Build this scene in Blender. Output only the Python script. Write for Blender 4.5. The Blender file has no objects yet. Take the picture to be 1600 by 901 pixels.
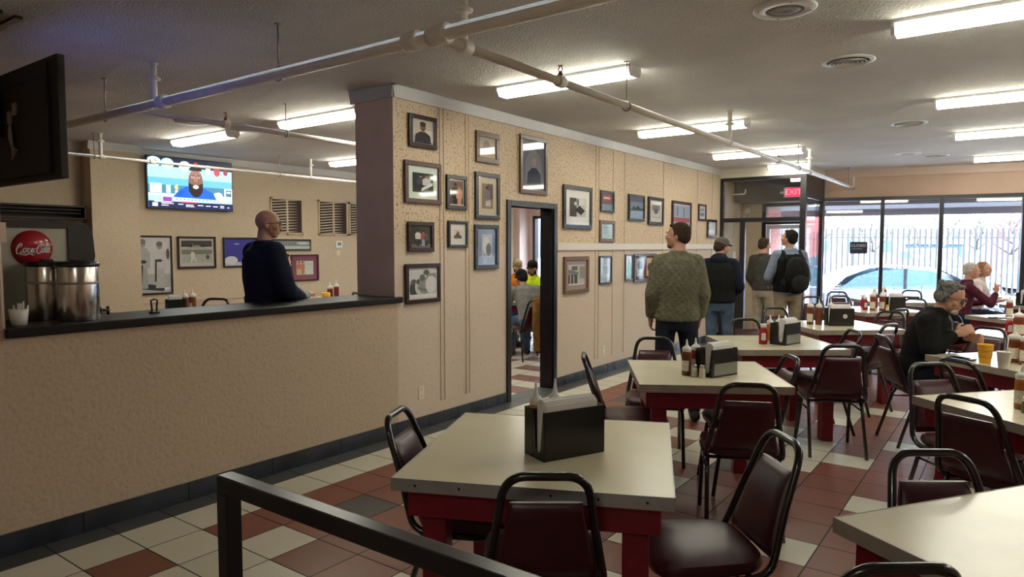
import bpy, bmesh, math, random
from mathutils import Vector, Matrix, Euler
SC = bpy.context.scene
COL = SC.collection
PI = math.pi
R = math.radians
V = Vector
# ---------------------------------------------------------------- camera, world, exposure
cd = bpy.data.cameras.new('camera'); cam = bpy.data.objects.new('camera', cd); COL.objects.link(cam)
cam.location = (4.121, 0, 1.58); cam.rotation_euler = (R(90 - 3.49), 0, R(36.18))
cd.sensor_width = 36; cd.lens = 24.165; cd.clip_start = 0.02; cd.clip_end = 300
SC.camera = cam
SC.view_settings.view_transform = 'Standard'; SC.view_settings.look = 'None'
SC.view_settings.gamma = 1; SC.view_settings.use_curve_mapping = False
SC.view_settings.exposure = 1.55
SKY_HORIZON = .55
SKY_RISE = 29.0
LAMP_STRENGTH = 10.5
wd = bpy.data.worlds.new('sky'); SC.world = wd; wd.use_nodes = True
bg = wd.node_tree.nodes['Background']; bg.inputs[0].default_value = (0.68, 0.84, 1.0, 1)
_nt = wd.node_tree; _tc = _nt.nodes.new('ShaderNodeTexCoord'); _sp = _nt.nodes.new('ShaderNodeSeparateXYZ'); _ma = _nt.nodes.new('ShaderNodeMath')
_ma.operation = 'MULTIPLY_ADD'; _ma.use_clamp = False; _mx = _nt.nodes.new('ShaderNodeMath'); _mx.operation = 'MAXIMUM'; _mx.inputs[1].default_value = 0
_nt.links.new(_tc.outputs['Generated'], _sp.inputs[0]); _nt.links.new(_sp.outputs[2], _mx.inputs[0]); _nt.links.new(_mx.outputs[0], _ma.inputs[0])
_ma.inputs[1].default_value = SKY_RISE; _ma.inputs[2].default_value = SKY_HORIZON      # overcast sky: dim at the horizon, brighter overhead
_nt.links.new(_ma.outputs[0], bg.inputs[1])

# ---------------------------------------------------------------- materials
MATS = {}
def mat(name, col, rough=0.6, metal=0.0, noise=0.0, nscale=30, bump=0.0, bscale=60, coat=0.0, attr=False, emis=0.0, spec=0.5, alpha_mix=None):
    if name in MATS: return MATS[name]
    m = bpy.data.materials.new(name); m.use_nodes = True; nt = m.node_tree; b = nt.nodes['Principled BSDF']
    b.inputs['Roughness'].default_value = rough; b.inputs['Metallic'].default_value = metal
    b.inputs['Coat Weight'].default_value = coat; b.inputs['Coat Roughness'].default_value = 0.04
    b.inputs['Specular IOR Level'].default_value = spec
    c = (*col, 1)
    b.inputs['Base Color'].default_value = c
    src = None
    if attr:
        a = nt.nodes.new('ShaderNodeAttribute'); a.attribute_name = 'tint'; src = a.outputs['Color']
    if noise > 0:
        t = nt.nodes.new('ShaderNodeTexCoord'); n = nt.nodes.new('ShaderNodeTexNoise'); n.inputs['Scale'].default_value = nscale; n.inputs['Detail'].default_value = 4
        nt.links.new(t.outputs['Object'], n.inputs['Vector'])
        mr = nt.nodes.new('ShaderNodeMapRange'); mr.inputs['From Min'].default_value = .3; mr.inputs['From Max'].default_value = .7
        mr.inputs['To Min'].default_value = 1 - noise; mr.inputs['To Max'].default_value = 1 + noise
        nt.links.new(n.outputs['Fac'], mr.inputs['Value'])
        mx = nt.nodes.new('ShaderNodeVectorMath'); mx.operation = 'SCALE'
        if src: nt.links.new(src, mx.inputs[0])
        else: mx.inputs[0].default_value = col
        nt.links.new(mr.outputs[0], mx.inputs['Scale']); src = mx.outputs[0]
    if src: nt.links.new(src, b.inputs['Base Color'])
    if bump > 0:
        t = nt.nodes.new('ShaderNodeTexCoord'); n = nt.nodes.new('ShaderNodeTexNoise'); n.inputs['Scale'].default_value = bscale; n.inputs['Detail'].default_value = 3
        nt.links.new(t.outputs['Object'], n.inputs['Vector'])
        bp = nt.nodes.new('ShaderNodeBump'); bp.inputs['Strength'].default_value = bump; bp.inputs['Distance'].default_value = .01
        nt.links.new(n.outputs['Fac'], bp.inputs['Height']); nt.links.new(bp.outputs[0], b.inputs['Normal'])
    if emis > 0:
        if src: nt.links.new(src, b.inputs['Emission Color'])
        else: b.inputs['Emission Color'].default_value = c
        b.inputs['Emission Strength'].default_value = emis
    MATS[name] = m
    return m
def stucco(name, col, pit=(.30, .20, .11), scale=55, amount=.35, bump=.5):
    """painted textured plaster: small dark pits and a pebbled surface"""
    m = bpy.data.materials.new(name); m.use_nodes = True; nt = m.node_tree; b = nt.nodes['Principled BSDF']
    b.inputs['Roughness'].default_value = .75
    t = nt.nodes.new('ShaderNodeTexCoord')
    n = nt.nodes.new('ShaderNodeTexNoise'); n.inputs['Scale'].default_value = scale; n.inputs['Detail'].default_value = 2
    nt.links.new(t.outputs['Object'], n.inputs['Vector'])
    mr = nt.nodes.new('ShaderNodeMapRange'); mr.inputs['From Min'].default_value = .56; mr.inputs['From Max'].default_value = .66; mr.inputs['To Max'].default_value = amount
    nt.links.new(n.outputs['Fac'], mr.inputs['Value'])
    mx = nt.nodes.new('ShaderNodeMix'); mx.data_type = 'RGBA'
    mx.inputs[6].default_value = (*col, 1); mx.inputs[7].default_value = (*pit, 1)
    nt.links.new(mr.outputs[0], mx.inputs[0]); nt.links.new(mx.outputs[2], b.inputs['Base Color'])
    bp = nt.nodes.new('ShaderNodeBump'); bp.inputs['Strength'].default_value = bump; bp.inputs['Distance'].default_value = .006; bp.invert = True
    nt.links.new(n.outputs['Fac'], bp.inputs['Height']); nt.links.new(bp.outputs[0], b.inputs['Normal'])
    MATS[name] = m
    return m
def glass(name, tint=(1, 1, 1), refl=.06):
    m = bpy.data.materials.new(name); m.use_nodes = True; nt = m.node_tree
    for n in list(nt.nodes): nt.nodes.remove(n)
    o = nt.nodes.new('ShaderNodeOutputMaterial'); mix = nt.nodes.new('ShaderNodeMixShader')
    tr = nt.nodes.new('ShaderNodeBsdfTransparent'); gl = nt.nodes.new('ShaderNodeBsdfGlossy'); gl.inputs['Roughness'].default_value = .02
    tr.inputs[0].default_value = (*tint, 1)
    fr = nt.nodes.new('ShaderNodeLayerWeight'); fr.inputs[0].default_value = .25
    ml = nt.nodes.new('ShaderNodeMath'); ml.operation = 'MULTIPLY_ADD'; ml.inputs[1].default_value = .5; ml.inputs[2].default_value = refl
    nt.links.new(fr.outputs['Fresnel'], ml.inputs[0]); nt.links.new(ml.outputs[0], mix.inputs[0])
    nt.links.new(tr.outputs[0], mix.inputs[1]); nt.links.new(gl.outputs[0], mix.inputs[2]); nt.links.new(mix.outputs[0], o.inputs[0])
    MATS[name] = m
    return m
def emitter(name, col, strength):
    m = bpy.data.materials.new(name); m.use_nodes = True; nt = m.node_tree
    for n in list(nt.nodes): nt.nodes.remove(n)
    o = nt.nodes.new('ShaderNodeOutputMaterial'); e = nt.nodes.new('ShaderNodeEmission')
    e.inputs[0].default_value = (*col, 1); e.inputs[1].default_value = strength
    nt.links.new(e.outputs[0], o.inputs[0]); MATS[name] = m
    return m

M_ceiling = mat('ceiling_paint', (.60, .585, .55), .85, noise=.10, nscale=1.3, bump=1.0, bscale=75)
M_wall_up = stucco('pebbled_wall_paint', (.62, .49, .345), (.26, .165, .085), 46, .85, .9)
M_wall_low = stucco('smooth_wall_paint', (.62, .51, .41), (.45, .34, .24), 30, .25, .25)
M_half = stucco('half_wall_paint', (.52, .41, .30), (.37, .28, .19), 38, .35, .6)
M_left = stucco('side_room_paint', (.58, .47, .335), (.44, .34, .22), 30, .3, .5)
M_pillar = mat('pillar_paint', (.74, .60, .49), .7, noise=.05, nscale=4, bump=.1)
M_front = mat('front_wall_paint', (.50, .36, .28), .75, noise=.05, nscale=3)
M_crown = mat('white_trim_paint', (.62, .63, .61), .5, noise=.04, nscale=6)
M_black = mat('black_gloss_paint', (.012, .012, .015), .28, noise=.2, nscale=9)
M_blackmat = mat('black_matte', (.012, .012, .013), .6)
M_basetile = mat('dark_base_tile', (.022, .028, .042), .22, noise=.35, nscale=5)
M_floor = mat('floor_tile', (.5, .5, .5), .42, attr=True, noise=.16, nscale=170, spec=.9)
M_grout = mat('grout', (.035, .03, .026), .8)
M_border = mat('border_tile', (.035, .036, .04), .35, noise=.3, nscale=6)
M_pipe = mat('white_pipe_paint', (.80, .77, .70), .4, noise=.05, nscale=10)
M_rod = mat('hanger_steel', (.35, .33, .30), .4, .7)
M_brass = mat('sprinkler_brass', (.30, .16, .08), .35, .8)
M_lampbody = mat('lamp_housing_white', (.72, .72, .70), .45)
M_lamp = emitter('lamp_diffuser_glow', (1.0, .965, .80), LAMP_STRENGTH)
M_glass = glass('clear_glass')
M_doorglass = glass('door_glass', (.93, .95, .96), .05)
M_picglass = mat('print_under_glass', (.5, .5, .5), .7, attr=True, coat=.8, noise=.10, nscale=60, spec=.05)
M_screen = mat('screen_picture', (0, 0, 0), .35, attr=True, emis=.62)
M_art = mat('printed_colour', (.5, .5, .5), .5, attr=True)
M_vinyl = mat('burgundy_vinyl', (.048, .008, .014), .36, noise=.15, nscale=20, bump=.05, bscale=250)
M_tube = mat('black_tube_enamel', (.010, .010, .012), .22, coat=.3)
M_top = mat('cream_laminate', (.70, .65, .46), .26, noise=.03, nscale=5)
M_top2 = mat('cream_laminate_worn', (.68, .63, .47), .22, noise=.05, nscale=5)
M_alu = mat('aluminium_edge', (.42, .44, .46), .38, .55, noise=.08, nscale=14)
M_edge = mat('beige_edge', (.34, .30, .25), .5, noise=.1, nscale=14)
M_red = mat('red_table_paint', (.19, .006, .018), .38, noise=.10, nscale=25, bump=.06, bscale=90)
M_steel = mat('brushed_steel', (.62, .60, .57), .22, 1.0, noise=.05, nscale=8)
M_steel2 = mat('dull_steel_panel', (.34, .33, .29), .42, .55, noise=.08, nscale=3)
M_plate = mat('cream_plastic', (.72, .66, .52), .45)
M_white = mat('white_plastic', (.80, .80, .80), .4)
M_paper = mat('paper_white', (.78, .78, .78), .85, bump=.05)
M_caddy = mat('black_caddy_plastic', (.016, .017, .016), .25)
M_sauce = mat('brown_sauce', (.17, .045, .012), .3)
M_sauce2 = mat('orange_sauce', (.42, .13, .02), .3)
M_sauce3 = mat('red_brown_sauce', (.23, .035, .018), .3)
M_ketchup = mat('ketchup_red', (.36, .012, .016), .25)
M_cap = mat('milky_cap', (.74, .74, .70), .35)
M_label = mat('bottle_label', (.70, .66, .55), .6, noise=.25, nscale=90)
M_green = mat('green_shaker', (.10, .12, .03), .4)
M_yellow = mat('yellow_cup', (.80, .42, .01), .35)
M_foam = mat('foam_cup', (.80, .78, .70), .7)
M_skin = mat('skin_light', (.52, .28, .19), .5, noise=.06, nscale=25)
M_skin2 = mat('skin_tan', (.40, .20, .12), .5, noise=.06, nscale=25)
M_eye = mat('eye_dark', (.03, .02, .02), .2)

# ---------------------------------------------------------------- mesh helpers
class MB:
    def __init__(s): s.bm = bmesh.new(); s.tint = s.bm.loops.layers.float_color.new('tint'); s.mi = 0
    def face(s, pts, col=None, mi=None):
        f = s.bm.faces.new([s.bm.verts.new(p) for p in pts]); f.material_index = s.mi if mi is None else mi
        if col:
            for l in f.loops: l[s.tint] = (*col, 1)
        return f
    def grid(s, rings, closed=True, caps=True, smooth=True):
        """skin a list of vertex rings"""
        vr = [[s.bm.verts.new(p) for p in r] for r in rings]; n = len(rings[0])
        for a, b in zip(vr, vr[1:]):
            for i in range(n if closed else n - 1):
                j = (i + 1) % n
                f = s.bm.faces.new((a[i], a[j], b[j], b[i])); f.smooth = smooth; f.material_index = s.mi
        if caps and closed:
            for r in (vr[0][::-1], vr[-1]):
                f = s.bm.faces.new(r); f.material_index = s.mi
        return s
    def box(s, c, d, rz=0, bev=0.0, M=None):
        x, y, z = [q / 2 for q in d]
        M = M or (Matrix.Translation(c) @ Matrix.Rotation(rz, 4, 'Z'))
        b = min(bev, x * .9, y * .9, z * .9)
        if b <= 0:
            v = [s.bm.verts.new(M @ V((i, j, k))) for i in (-x, x) for j in (-y, y) for k in (-z, z)]
            for q in ((0, 1, 3, 2), (4, 6, 7, 5), (0, 4, 5, 1), (2, 3, 7, 6), (0, 2, 6, 4), (1, 5, 7, 3)):
                f = s.bm.faces.new([v[t] for t in q]); f.material_index = s.mi
        else:
            t = bmesh.new(); bmesh.ops.create_cube(t, size=1, matrix=Matrix.Diagonal((*d, 1)))
            bmesh.ops.bevel(t, geom=t.edges[:], offset=b, segments=2, affect='EDGES', profile=.6)
            mp = {}
            for q in t.verts: mp[q] = s.bm.verts.new(M @ q.co)
            for f in t.faces:
                g = s.bm.faces.new([mp[q] for q in f.verts]); g.material_index = s.mi
            t.free()
        return s
    def bx(s, x0, x1, y0, y1, z0, z1, bev=0.0):
        return s.box(((x0 + x1) / 2, (y0 + y1) / 2, (z0 + z1) / 2), (abs(x1 - x0), abs(y1 - y0), abs(z1 - z0)), 0, bev)
    def frame(s, d):
        d = V(d).normalized(); u = d.cross(V((0, 0, 1)))
        if u.length < 1e-3: u = d.cross(V((0, 1, 0)))
        u.normalize(); return u, u.cross(d).normalized()
    def cone(s, a, b, r0, r1=None, n=12, caps=True):
        a, b = V(a), V(b); r1 = r0 if r1 is None else r1; u, w = s.frame(b - a)
        rg = [[p + (u * math.cos(t) + w * math.sin(t)) * r for t in [2 * PI * i / n for i in range(n)]] for p, r in ((a, r0), (b, r1))]
        return s.grid(rg, caps=caps)
    def tube(s, pts, r, n=10, flat=1.0, up=None):
        pts = [V(p) for p in pts]; rg = []; pu = None
        for i, p in enumerate(pts):
            d = (pts[min(i + 1, len(pts) - 1)] - pts[max(i - 1, 0)]).normalized()
            if pu is None: u, w = s.frame(d)
            else:
                u = (pu - d * pu.dot(d)).normalized(); w = u.cross(d).normalized()
            pu = u
            rr = r[i] if isinstance(r, (list, tuple)) else r
            rg.append([p + u * math.cos(t) * rr + w * math.sin(t) * rr * flat for t in [2 * PI * k / n for k in range(n)]])
        return s.grid(rg)
    def lathe(s, prof, c=(0, 0, 0), n=20, sx=1, sy=1, M=None, caps=True):
        c = V(c); M = M or Matrix.Identity(4)
        return s.grid([[c + M @ V((r * sx * math.cos(t), r * sy * math.sin(t), z)) for t in [2 * PI * k / n for k in range(n)]] for r, z in prof], caps=caps)
    def ell(s, c, rad, M=None, n=16, m=10):
        c = V(c); M = M or Matrix.Identity(3)
        rg = []
        for i in range(1, m):
            ph = PI * i / m
            rg.append([c + M @ V((rad[0] * math.sin(ph) * math.cos(t), rad[1] * math.sin(ph) * math.sin(t), -rad[2] * math.cos(ph))) for t in [2 * PI * k / n for k in range(n)]])
        return s.grid(rg)
    def capsule(s, a, b, r0, r1, n=14):
        s.cone(a, b, r0, r1, n); s.ell(a, (r0, r0, r0), n=n, m=8); s.ell(b, (r1, r1, r1), n=n, m=8); return s
    def prism(s, poly, axis, a, b):
        """2-D polygon extruded along axis from a to b"""
        def P(p, t): return V((t, p[0], p[1])) if axis == 'x' else V((p[0], t, p[1])) if axis == 'y' else V((p[0], p[1], t))
        return s.grid([[P(p, a) for p in poly], [P(p, b) for p in poly]], smooth=False)
    def build(s, name, m, parent=None, smooth=None, fix=True):
        if fix: bmesh.ops.recalc_face_normals(s.bm, faces=s.bm.faces[:])
        me = bpy.data.meshes.new(name); s.bm.to_mesh(me); s.bm.free()
        for q in (m if isinstance(m, (list, tuple)) else [m]): me.materials.append(q)
        if smooth is not None:
            for p in me.polygons: p.use_smooth = smooth
        o = bpy.data.objects.new(name, me); COL.objects.link(o)
        if parent: o.parent = parent
        return o
def autosmooth(o, deg=35):
    for p in o.data.polygons: p.use_smooth = True
    o.data.set_sharp_from_angle(angle=R(deg)); return o
def tag(o, label=None, cat=None, group=None, kind=None):
    if label: o['label'] = label
    if cat: o['category'] = cat
    if group: o['group'] = group
    if kind: o['kind'] = kind
    return o
def thing(name, label, cat, loc=(0, 0, 0), rz=0.0, group=None):
    o = bpy.data.objects.new(name, None); COL.objects.link(o); o.empty_display_size = .1
    o.location = loc; o.rotation_euler = (0, 0, rz); return tag(o, label, cat, group)
def struct(o): o['kind'] = 'structure'; return o
def dup(root, loc, rz, label=None, group=None):
    r = root.copy(); COL.objects.link(r); r.location = loc; r.rotation_euler = (0, 0, rz)
    if label: r['label'] = label
    if group: r['group'] = group
    for ch in list(root.children):
        c = ch.copy(); COL.objects.link(c); c.parent = r
        for g in ch.children:
            d = g.copy(); COL.objects.link(d); d.parent = c
    return r
def bez(p0, p1, p2, n=6):
    p0, p1, p2 = V(p0), V(p1), V(p2)
    return [p0 * (1 - t) ** 2 + p1 * 2 * t * (1 - t) + p2 * t * t for t in [i / n for i in range(n + 1)]]
def text_mesh(name, txt, size, m, parent, loc, rot, depth=.002, align='CENTER', xs=1.0):
    cu = bpy.data.curves.new(name, 'FONT'); cu.body = txt; cu.size = size; cu.extrude = depth; cu.align_x = align; cu.align_y = 'CENTER'
    t = bpy.data.objects.new(name, cu); COL.objects.link(t)
    dg = bpy.context.evaluated_depsgraph_get(); me = bpy.data.meshes.new_from_object(t.evaluated_get(dg))
    bpy.data.objects.remove(t); bpy.data.curves.remove(cu)
    me.materials.clear(); me.materials.append(m); me.name = name
    o = bpy.data.objects.new(name, me); COL.objects.link(o); o.parent = parent; o.location = loc; o.rotation_euler = rot; o.scale = (xs, 1, 1)
    me.transform(Matrix.Diagonal((xs, 1, 1, 1))); o.scale = (1, 1, 1)
    return o

# ---------------------------------------------------------------- the room
H = 2.89
WHITE = (.60, .57, .46); REDT = (.20, .062, .036); DARK = (.055, .058, .062)
def floor():
    mb = MB(); random.seed(5)
    X0, PX, Y0, PY = .186, .315, 2.01, .3035
    known = {}
    def setk(ch, lst):
        for q in lst: known[q] = ch
    setk('r', [(1, -2), (1, 0), (1, 1), (1, 2), (1, 3), (1, 4), (2, 1), (2, 3), (3, 0), (3, 1), (3, 2), (4, 0), (4, 1), (10, 5), (10, 6), (10, 7), (10, 9), (10, 10), (10, 11), (10, 12),
               (9, 4), (9, 6), (9, 7), (9, 8), (9, 9), (9, 10), (9, 12), (9, 13), (9, 14), (9, 15), (9, 16), (9, 18), (9, 19), (8, 9), (8, 13), (8, 14), (8, 7), (2, 13), (1, 13), (1, 14), (1, 15), (1, 16), (1, 17), (3, 12), (3, 13), (2, 15), (3, 14), (10, 14), (10, 15), (10, 16), (4, 2), (5, 1)])
    setk('w', [(1, -3), (1, -1), (2, -1), (2, 0), (2, -2), (3, -1), (3, -2), (5, 0), (4, -1), (10, 8), (9, 5), (9, 11), (9, 17), (8, 10), (8, 11), (8, 12), (8, 15), (8, 16), (8, 17), (2, 12), (10, 13)])
    setk('d', [(2, 2), (2, 14), (8, 8)])
    g = .0035
    for i in range(-1, 25):
        for j in range(-16, 40):
            x0, x1, y0, y1 = X0 + PX * i, X0 + PX * (i + 1), Y0 + PY * j, Y0 + PY * (j + 1)
            if i == -1: x0 = 0
            if x0 > 7.4: continue
            if i == -1: c = 'd'
            elif i == 0: c = 'w'
            else:
                r = random.random(); c = known.get((i, j), 'r' if r < .66 else 'w' if r < .94 else 'd')
            k = {'w': WHITE, 'r': REDT, 'd': DARK}[c]; f = random.uniform(.93, 1.07)
            mb.face([(x0 + g, y0 + g, 0), (x1 - g, y0 + g, 0), (x1 - g, y1 - g, 0), (x0 + g, y1 - g, 0)], tuple(q * f for q in k), 0)
    for i in range(1, 18):   # the side room behind the half wall
        for j in range(-10, 39):
            x1, x0, y0, y1 = -.16 - PX * (i - 1), -.16 - PX * i, Y0 + PY * j, Y0 + PY * (j + 1)
            c = 'w' if (i + j) % 3 == 0 else 'r' if (i + 2 * j) % 5 else 'w'
            k = {'w': WHITE, 'r': REDT}[c]
            mb.face([(x0 + g, y0 + g, 0), (x1 - g, y0 + g, 0), (x1 - g, y1 - g, 0), (x0 + g, y1 - g, 0)], k, 0)
    mb.face([(-5.6, -3, -.002), (7.6, -3, -.002), (7.6, 14.2, -.002), (-5.6, 14.2, -.002)], None, 1)
    mb.face([(-.16, 5.6, .0005), (0, 5.6, .0005), (0, 6.4, .0005), (-.16, 6.4, .0005)], DARK, 0)
    struct(mb.build('floor', [M_floor, M_grout], fix=False))
floor()
struct(MB().bx(-5.7, 7.7, -2.7, 14.3, H, H + .12).build('ceiling', M_ceiling))
# wall with the pictures (plane x = 0), split below by the rail, with the doorway
DY0, DY1, DZ = 5.60, 6.40, 1.99
WE = 11.72
mb = MB(); mb.bx(-.15, 0, 4.0, DY0, 1.6, H); mb.bx(-.15, 0, DY0, DY1, DZ, H); mb.bx(-.15, 0, DY1, WE, 1.58, H); mb.bx(-.15, -.001, WE, 13.75, 0, H)
struct(mb.build('wall_picture_upper', M_wall_up))
mb = MB(); mb.bx(-.15, 0, 4.0, DY0, 0, 1.6); mb.bx(-.15, 0, DY1, WE, 0, 1.58)
struct(mb.build('wall_picture_lower', M_wall_low))
mb = MB(); mb.bx(-.46, -.15, 4.0, 4.35, 0, H); mb.bx(-.15, .0, 3.995, 4.0, 1.17, H)
struct(mb.build('wall_pillar', M_pillar))
struct(MB().bx(-.15, .006, 1.28, 4.02, 0, 1.12).build('wall_half', M_half))
struct(MB().bx(-.15, .006, -2.6, 1.28, 0, H).build('wall_left', M_half))
struct(MB().bx(-.455, .035, 1.275, 4.06, 1.115, 1.165, .008).build('trim_counter', mat('counter_black', (.008, .008, .009), .42, noise=.2, nscale=9, spec=.25)))
# battens on the picture wall
mb = MB()
for y in (4.556, 4.607, 4.909, 4.956, 7.348, 7.428, 7.793, 8.111, 9.322, 10.634, 11.3):
    mb.box((.004, y, 1.5), (.010, .012, 2.6), 0, .003)
struct(mb.build('trim_battens', M_wall_low))
struct(MB().bx(0, .022, DY1 + .07, WE, 1.537, 1.618, .004).build('trim_rail', mat('rail_paint', (.66, .62, .56), .5)))
def crown(x, y0, y1, sgn, name):
    pr = [(0, H), (.035, H), (.035, H - .012), (.018, H - .085), (.018, H - .10), (0, H - .10)]
    mb = MB(); mb.grid([[V((x + sgn * a, y, z)) for a, z in pr] for y in (y0, y1)], smooth=False)
    return struct(mb.build(name, M_crown))
crown(0, 3.965, 11.3, 1, 'trim_crown_picture'); crown(0, 11.3, 11.72, .6, 'trim_crown_end')
pr = [(0, H), (.035, H), (.035, H - .012), (.018, H - .085), (.018, H - .10), (0, H - .10)]
mb = MB(); mb.grid([[V((x, 4.0 - a, z)) for a, z in pr] for x in (-.50, .035)], smooth=False); struct(mb.build('trim_crown_pillar', M_crown))
# base tiles, with joints
def base(name, x, y0, y1, t=.012, h=.105, step=.20):
    mb = MB(); y = y0
    while y < y1 - .01:
        e = min(y + step, y1); mb.box((x, (y + e) / 2, h / 2), (t, e - y - .003, h), 0, .002); y = e
    return struct(mb.build(name, M_basetile))
base('baseboard_half', .012, -2, 4.18, h=.115, step=.6); base('baseboard_picture', .006, 4.18, DY0 - .065); base('baseboard_far', .006, DY1 + .065, 11.7)
# doorway casing
mb = MB()
for y in (DY0 - .065, DY1 + .0): mb.bx(-.17, .02, y, y + .065, 0, DZ + .06, .004)
mb.bx(-.17, .02, DY0, DY1, DZ, DZ + .06, .004)
mb.bx(-.15, .0, DY1 - .025, DY1, 0, DZ); mb.bx(-.15, 0, DY0, DY0 + .02, 0, DZ)
struct(mb.build('door_1', M_black))
# side room
LX = -5.45
struct(MB().bx(LX - .15, LX, -2, 13.75, 0, H).build('wall_side', M_left))
mb = MB(); mb.bx(LX, LX + .26, 3.86, 4.44, 0, H); struct(mb.build('wall_pilaster', M_left))
mb = MB(); mb.bx(LX, LX + .14, 13.2, 13.6, 0, H); struct(mb.build('wall_pier', mat('pink_wall_paint', (.62, .45, .40), .7)))
mb = MB(); mb.bx(LX, LX + .015, 4.44, 13, .72, .80); mb.bx(LX, LX + .03, 4.44, 13, .80, .82); struct(mb.build('trim_ledge', M_left))
struct(MB().bx(LX, -.15, -2, 5.40, .0, .17).bx(LX, -1.2, 5.40, 6.3, 0, .17).build('floor_platform', mat('platform_red_tile', (.20, .062, .036), .4, noise=.2, nscale=6)))
crown(LX, -2, 3.86, 1, 'trim_crown_side_a'); crown(LX + .26, 3.83, 4.47, 1, 'trim_crown_pilaster'); crown(LX, 4.44, 12.9, 1, 'trim_crown_side_b')
mb = MB(); mb.bx(LX, 0, -2.1, -2, 0, H); struct(mb.build('wall_side_back', M_left))
mb = MB(); mb.bx(LX, -5.2, 13.6, 13.75, 0, H); mb.bx(-5.2, -.15, 13.6, 13.75, 2.28, H); mb.bx(-5.2, -.15, 13.6, 13.75, 0, .5); mb.bx(-1.2, -.15, 13.6, 13.75, .5, 2.28)
struct(mb.build('wall_side_front', mat('pink_wall_paint', (.62, .45, .40), .7)))
mb = MB()
for x in (-5.2, -3.9, -2.6, -1.25): mb.bx(x, x + .07, 13.58, 13.72, .5, 2.3)
mb.bx(-5.2, -1.2, 13.58, 13.72, 2.24, 2.30); mb.bx(-5.2, -1.2, 13.58, 13.72, .5, .56)
struct(mb.build('window_2', M_black)); mb = MB(); mb.bx(-5.14, -1.25, 13.66, 13.666, .56, 2.24); struct(mb.build('window_2_pane', M_glass))
# dining room: right and back walls (out of the frame), front wall at a slight angle
struct(MB().bx(7.5, 7.65, -2.6, 14.3, 0, H).build('wall_right', M_front))
struct(MB().bx(-.15, 7.65, -2.75, -2.6, 0, H).build('wall_back', M_front))
FA = R(10); F0 = V((1.36, 12.95, 0)); fx = V((math.cos(FA), math.sin(FA), 0)); fy = V((-math.sin(FA), math.cos(FA), 0))
FM = Matrix.Translation(F0) @ Matrix.Rotation(FA, 4, 'Z')
def fbox(mb, u0, u1, v0, v1, z0, z1, bev=0):
    mb.box((0, 0, 0), (u1 - u0, v1 - v0, z1 - z0), 0, bev, FM @ Matrix.Translation(((u0 + u1) / 2, (v0 + v1) / 2, (z0 + z1) / 2)))
FL = 6.3
mb = MB(); fbox(mb, 0, FL, 0, .2, 2.42, H); fbox(mb, 0, FL, 0, .2, -.3, .46); struct(mb.build('wall_front', M_front))
mb = MB(); fbox(mb, 0, FL, -.03, .0, 2.76, H); struct(mb.build('trim_front_crown', mat('front_crown_paint', (.60, .47, .40), .6)))
mb = MB()
for u in (-.02, .94, 1.79, 2.90, 4.05, 5.2, FL - .08): fbox(mb, u - (.03 if u > 0 else 0), u + (.03 if u > 0 else .07), -.02, .08, .46, 2.42, .004)
fbox(mb, 0, FL, -.02, .08, 2.36, 2.42, .004); fbox(mb, 0, FL, -.02, .08, .46, .52, .004)
struct(mb.build('window_1', M_black))
mb = MB()
us = [.05, .91, 1.76, 2.87, 4.02, 5.17, FL - .1]
for a, b in zip(us, us[1:]): fbox(mb, a + .06 * (a > .1), b, .03, .036, .52, 2.36)
struct(mb.build('window_1_pane', M_glass))
# vestibule: glazed front, glazed side, outside door
VY = 11.72
mb = MB()
mb.bx(0, .055, VY - .03, VY + .05, 0, 2.73); mb.bx(1.30, 1.39, VY - .03, VY + .07, 0, 2.75)
mb.bx(.055, 1.30, VY - .03, VY + .05, 2.69, 2.74); mb.bx(.055, 1.30, VY - .03, VY + .05, 1.99, 2.06)
mb.bx(.345, .43, VY - .03, VY + .05, 0, 1.99); mb.bx(.055, .345, VY - .01, VY + .03, 0, .80)
struct(mb.build('door_2', M_black))
mb = MB(); mb.bx(.055, 1.30, VY + .006, VY + .012, 2.06, 2.69); mb.bx(.055, .345, VY + .006, VY + .012, .80, 1.99); struct(mb.build('door_2_pane', M_doorglass))
struct(MB().bx(-.0, 1.40, VY - .04, 13.05, 2.74, H).build('trim_vestibule_head', mat('vestibule_head_paint', (.62, .60, .52), .6)))
mb = MB(); mb.bx(1.345, 1.39, VY + .07, 12.95, 2.37, 2.74); mb.bx(1.345, 1.39, VY + .07, 12.95, 0, .42); mb.bx(1.34, 1.40, 12.86, 13.0, 0, 2.74); mb.bx(1.345, 1.39, 11.79, 12.86, .42, .46)
struct(mb.build('wall_vestibule_side', M_black))
struct(MB().bx(1.365, 1.371, VY + .07, 12.86, .46, 2.37).build('window_3', M_glass))
mb = MB(); mb.bx(0, .36, 12.9, 13.02, 0, H); mb.bx(.36, 1.36, 12.9, 13.02, 2.36, H); struct(mb.build('wall_vestibule_back', M_left))
mb = MB(); mb.bx(.02, 1.34, 12.4, 12.9, 2.36, 2.74); struct(mb.build('trim_bulkhead', mat('charcoal_paint', (.035, .035, .042), .6)))
mb = MB()
for x in (.36, 1.27): mb.bx(x, x + .07, 12.88, 13.0, 0, 2.36)
mb.bx(.43, 1.27, 12.88, 13.0, 2.30, 2.36); mb.bx(.43, 1.27, 12.88, 13.0, 1.98, 2.04)
struct(mb.build('door_3', M_black)); mb = MB()
for x in (.44, 1.2): mb.bx(x, x + .06, 12.9, 12.95, .02, 1.97)
mb.bx(.5, 1.2, 12.9, 12.95, 1.9, 1.97); mb.bx(.5, 1.2, 12.9, 12.95, .02, .18); struct(mb.build('door_4', mat('door_aluminium', (.55, .58, .62), .4, .3)))
mb = MB(); mb.bx(.5, 1.2, 12.92, 12.926, .18, 1.9); mb.bx(.43, 1.27, 12.93, 12.936, 2.04, 2.30); struct(mb.build('door_4_pane', M_glass))
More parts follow.
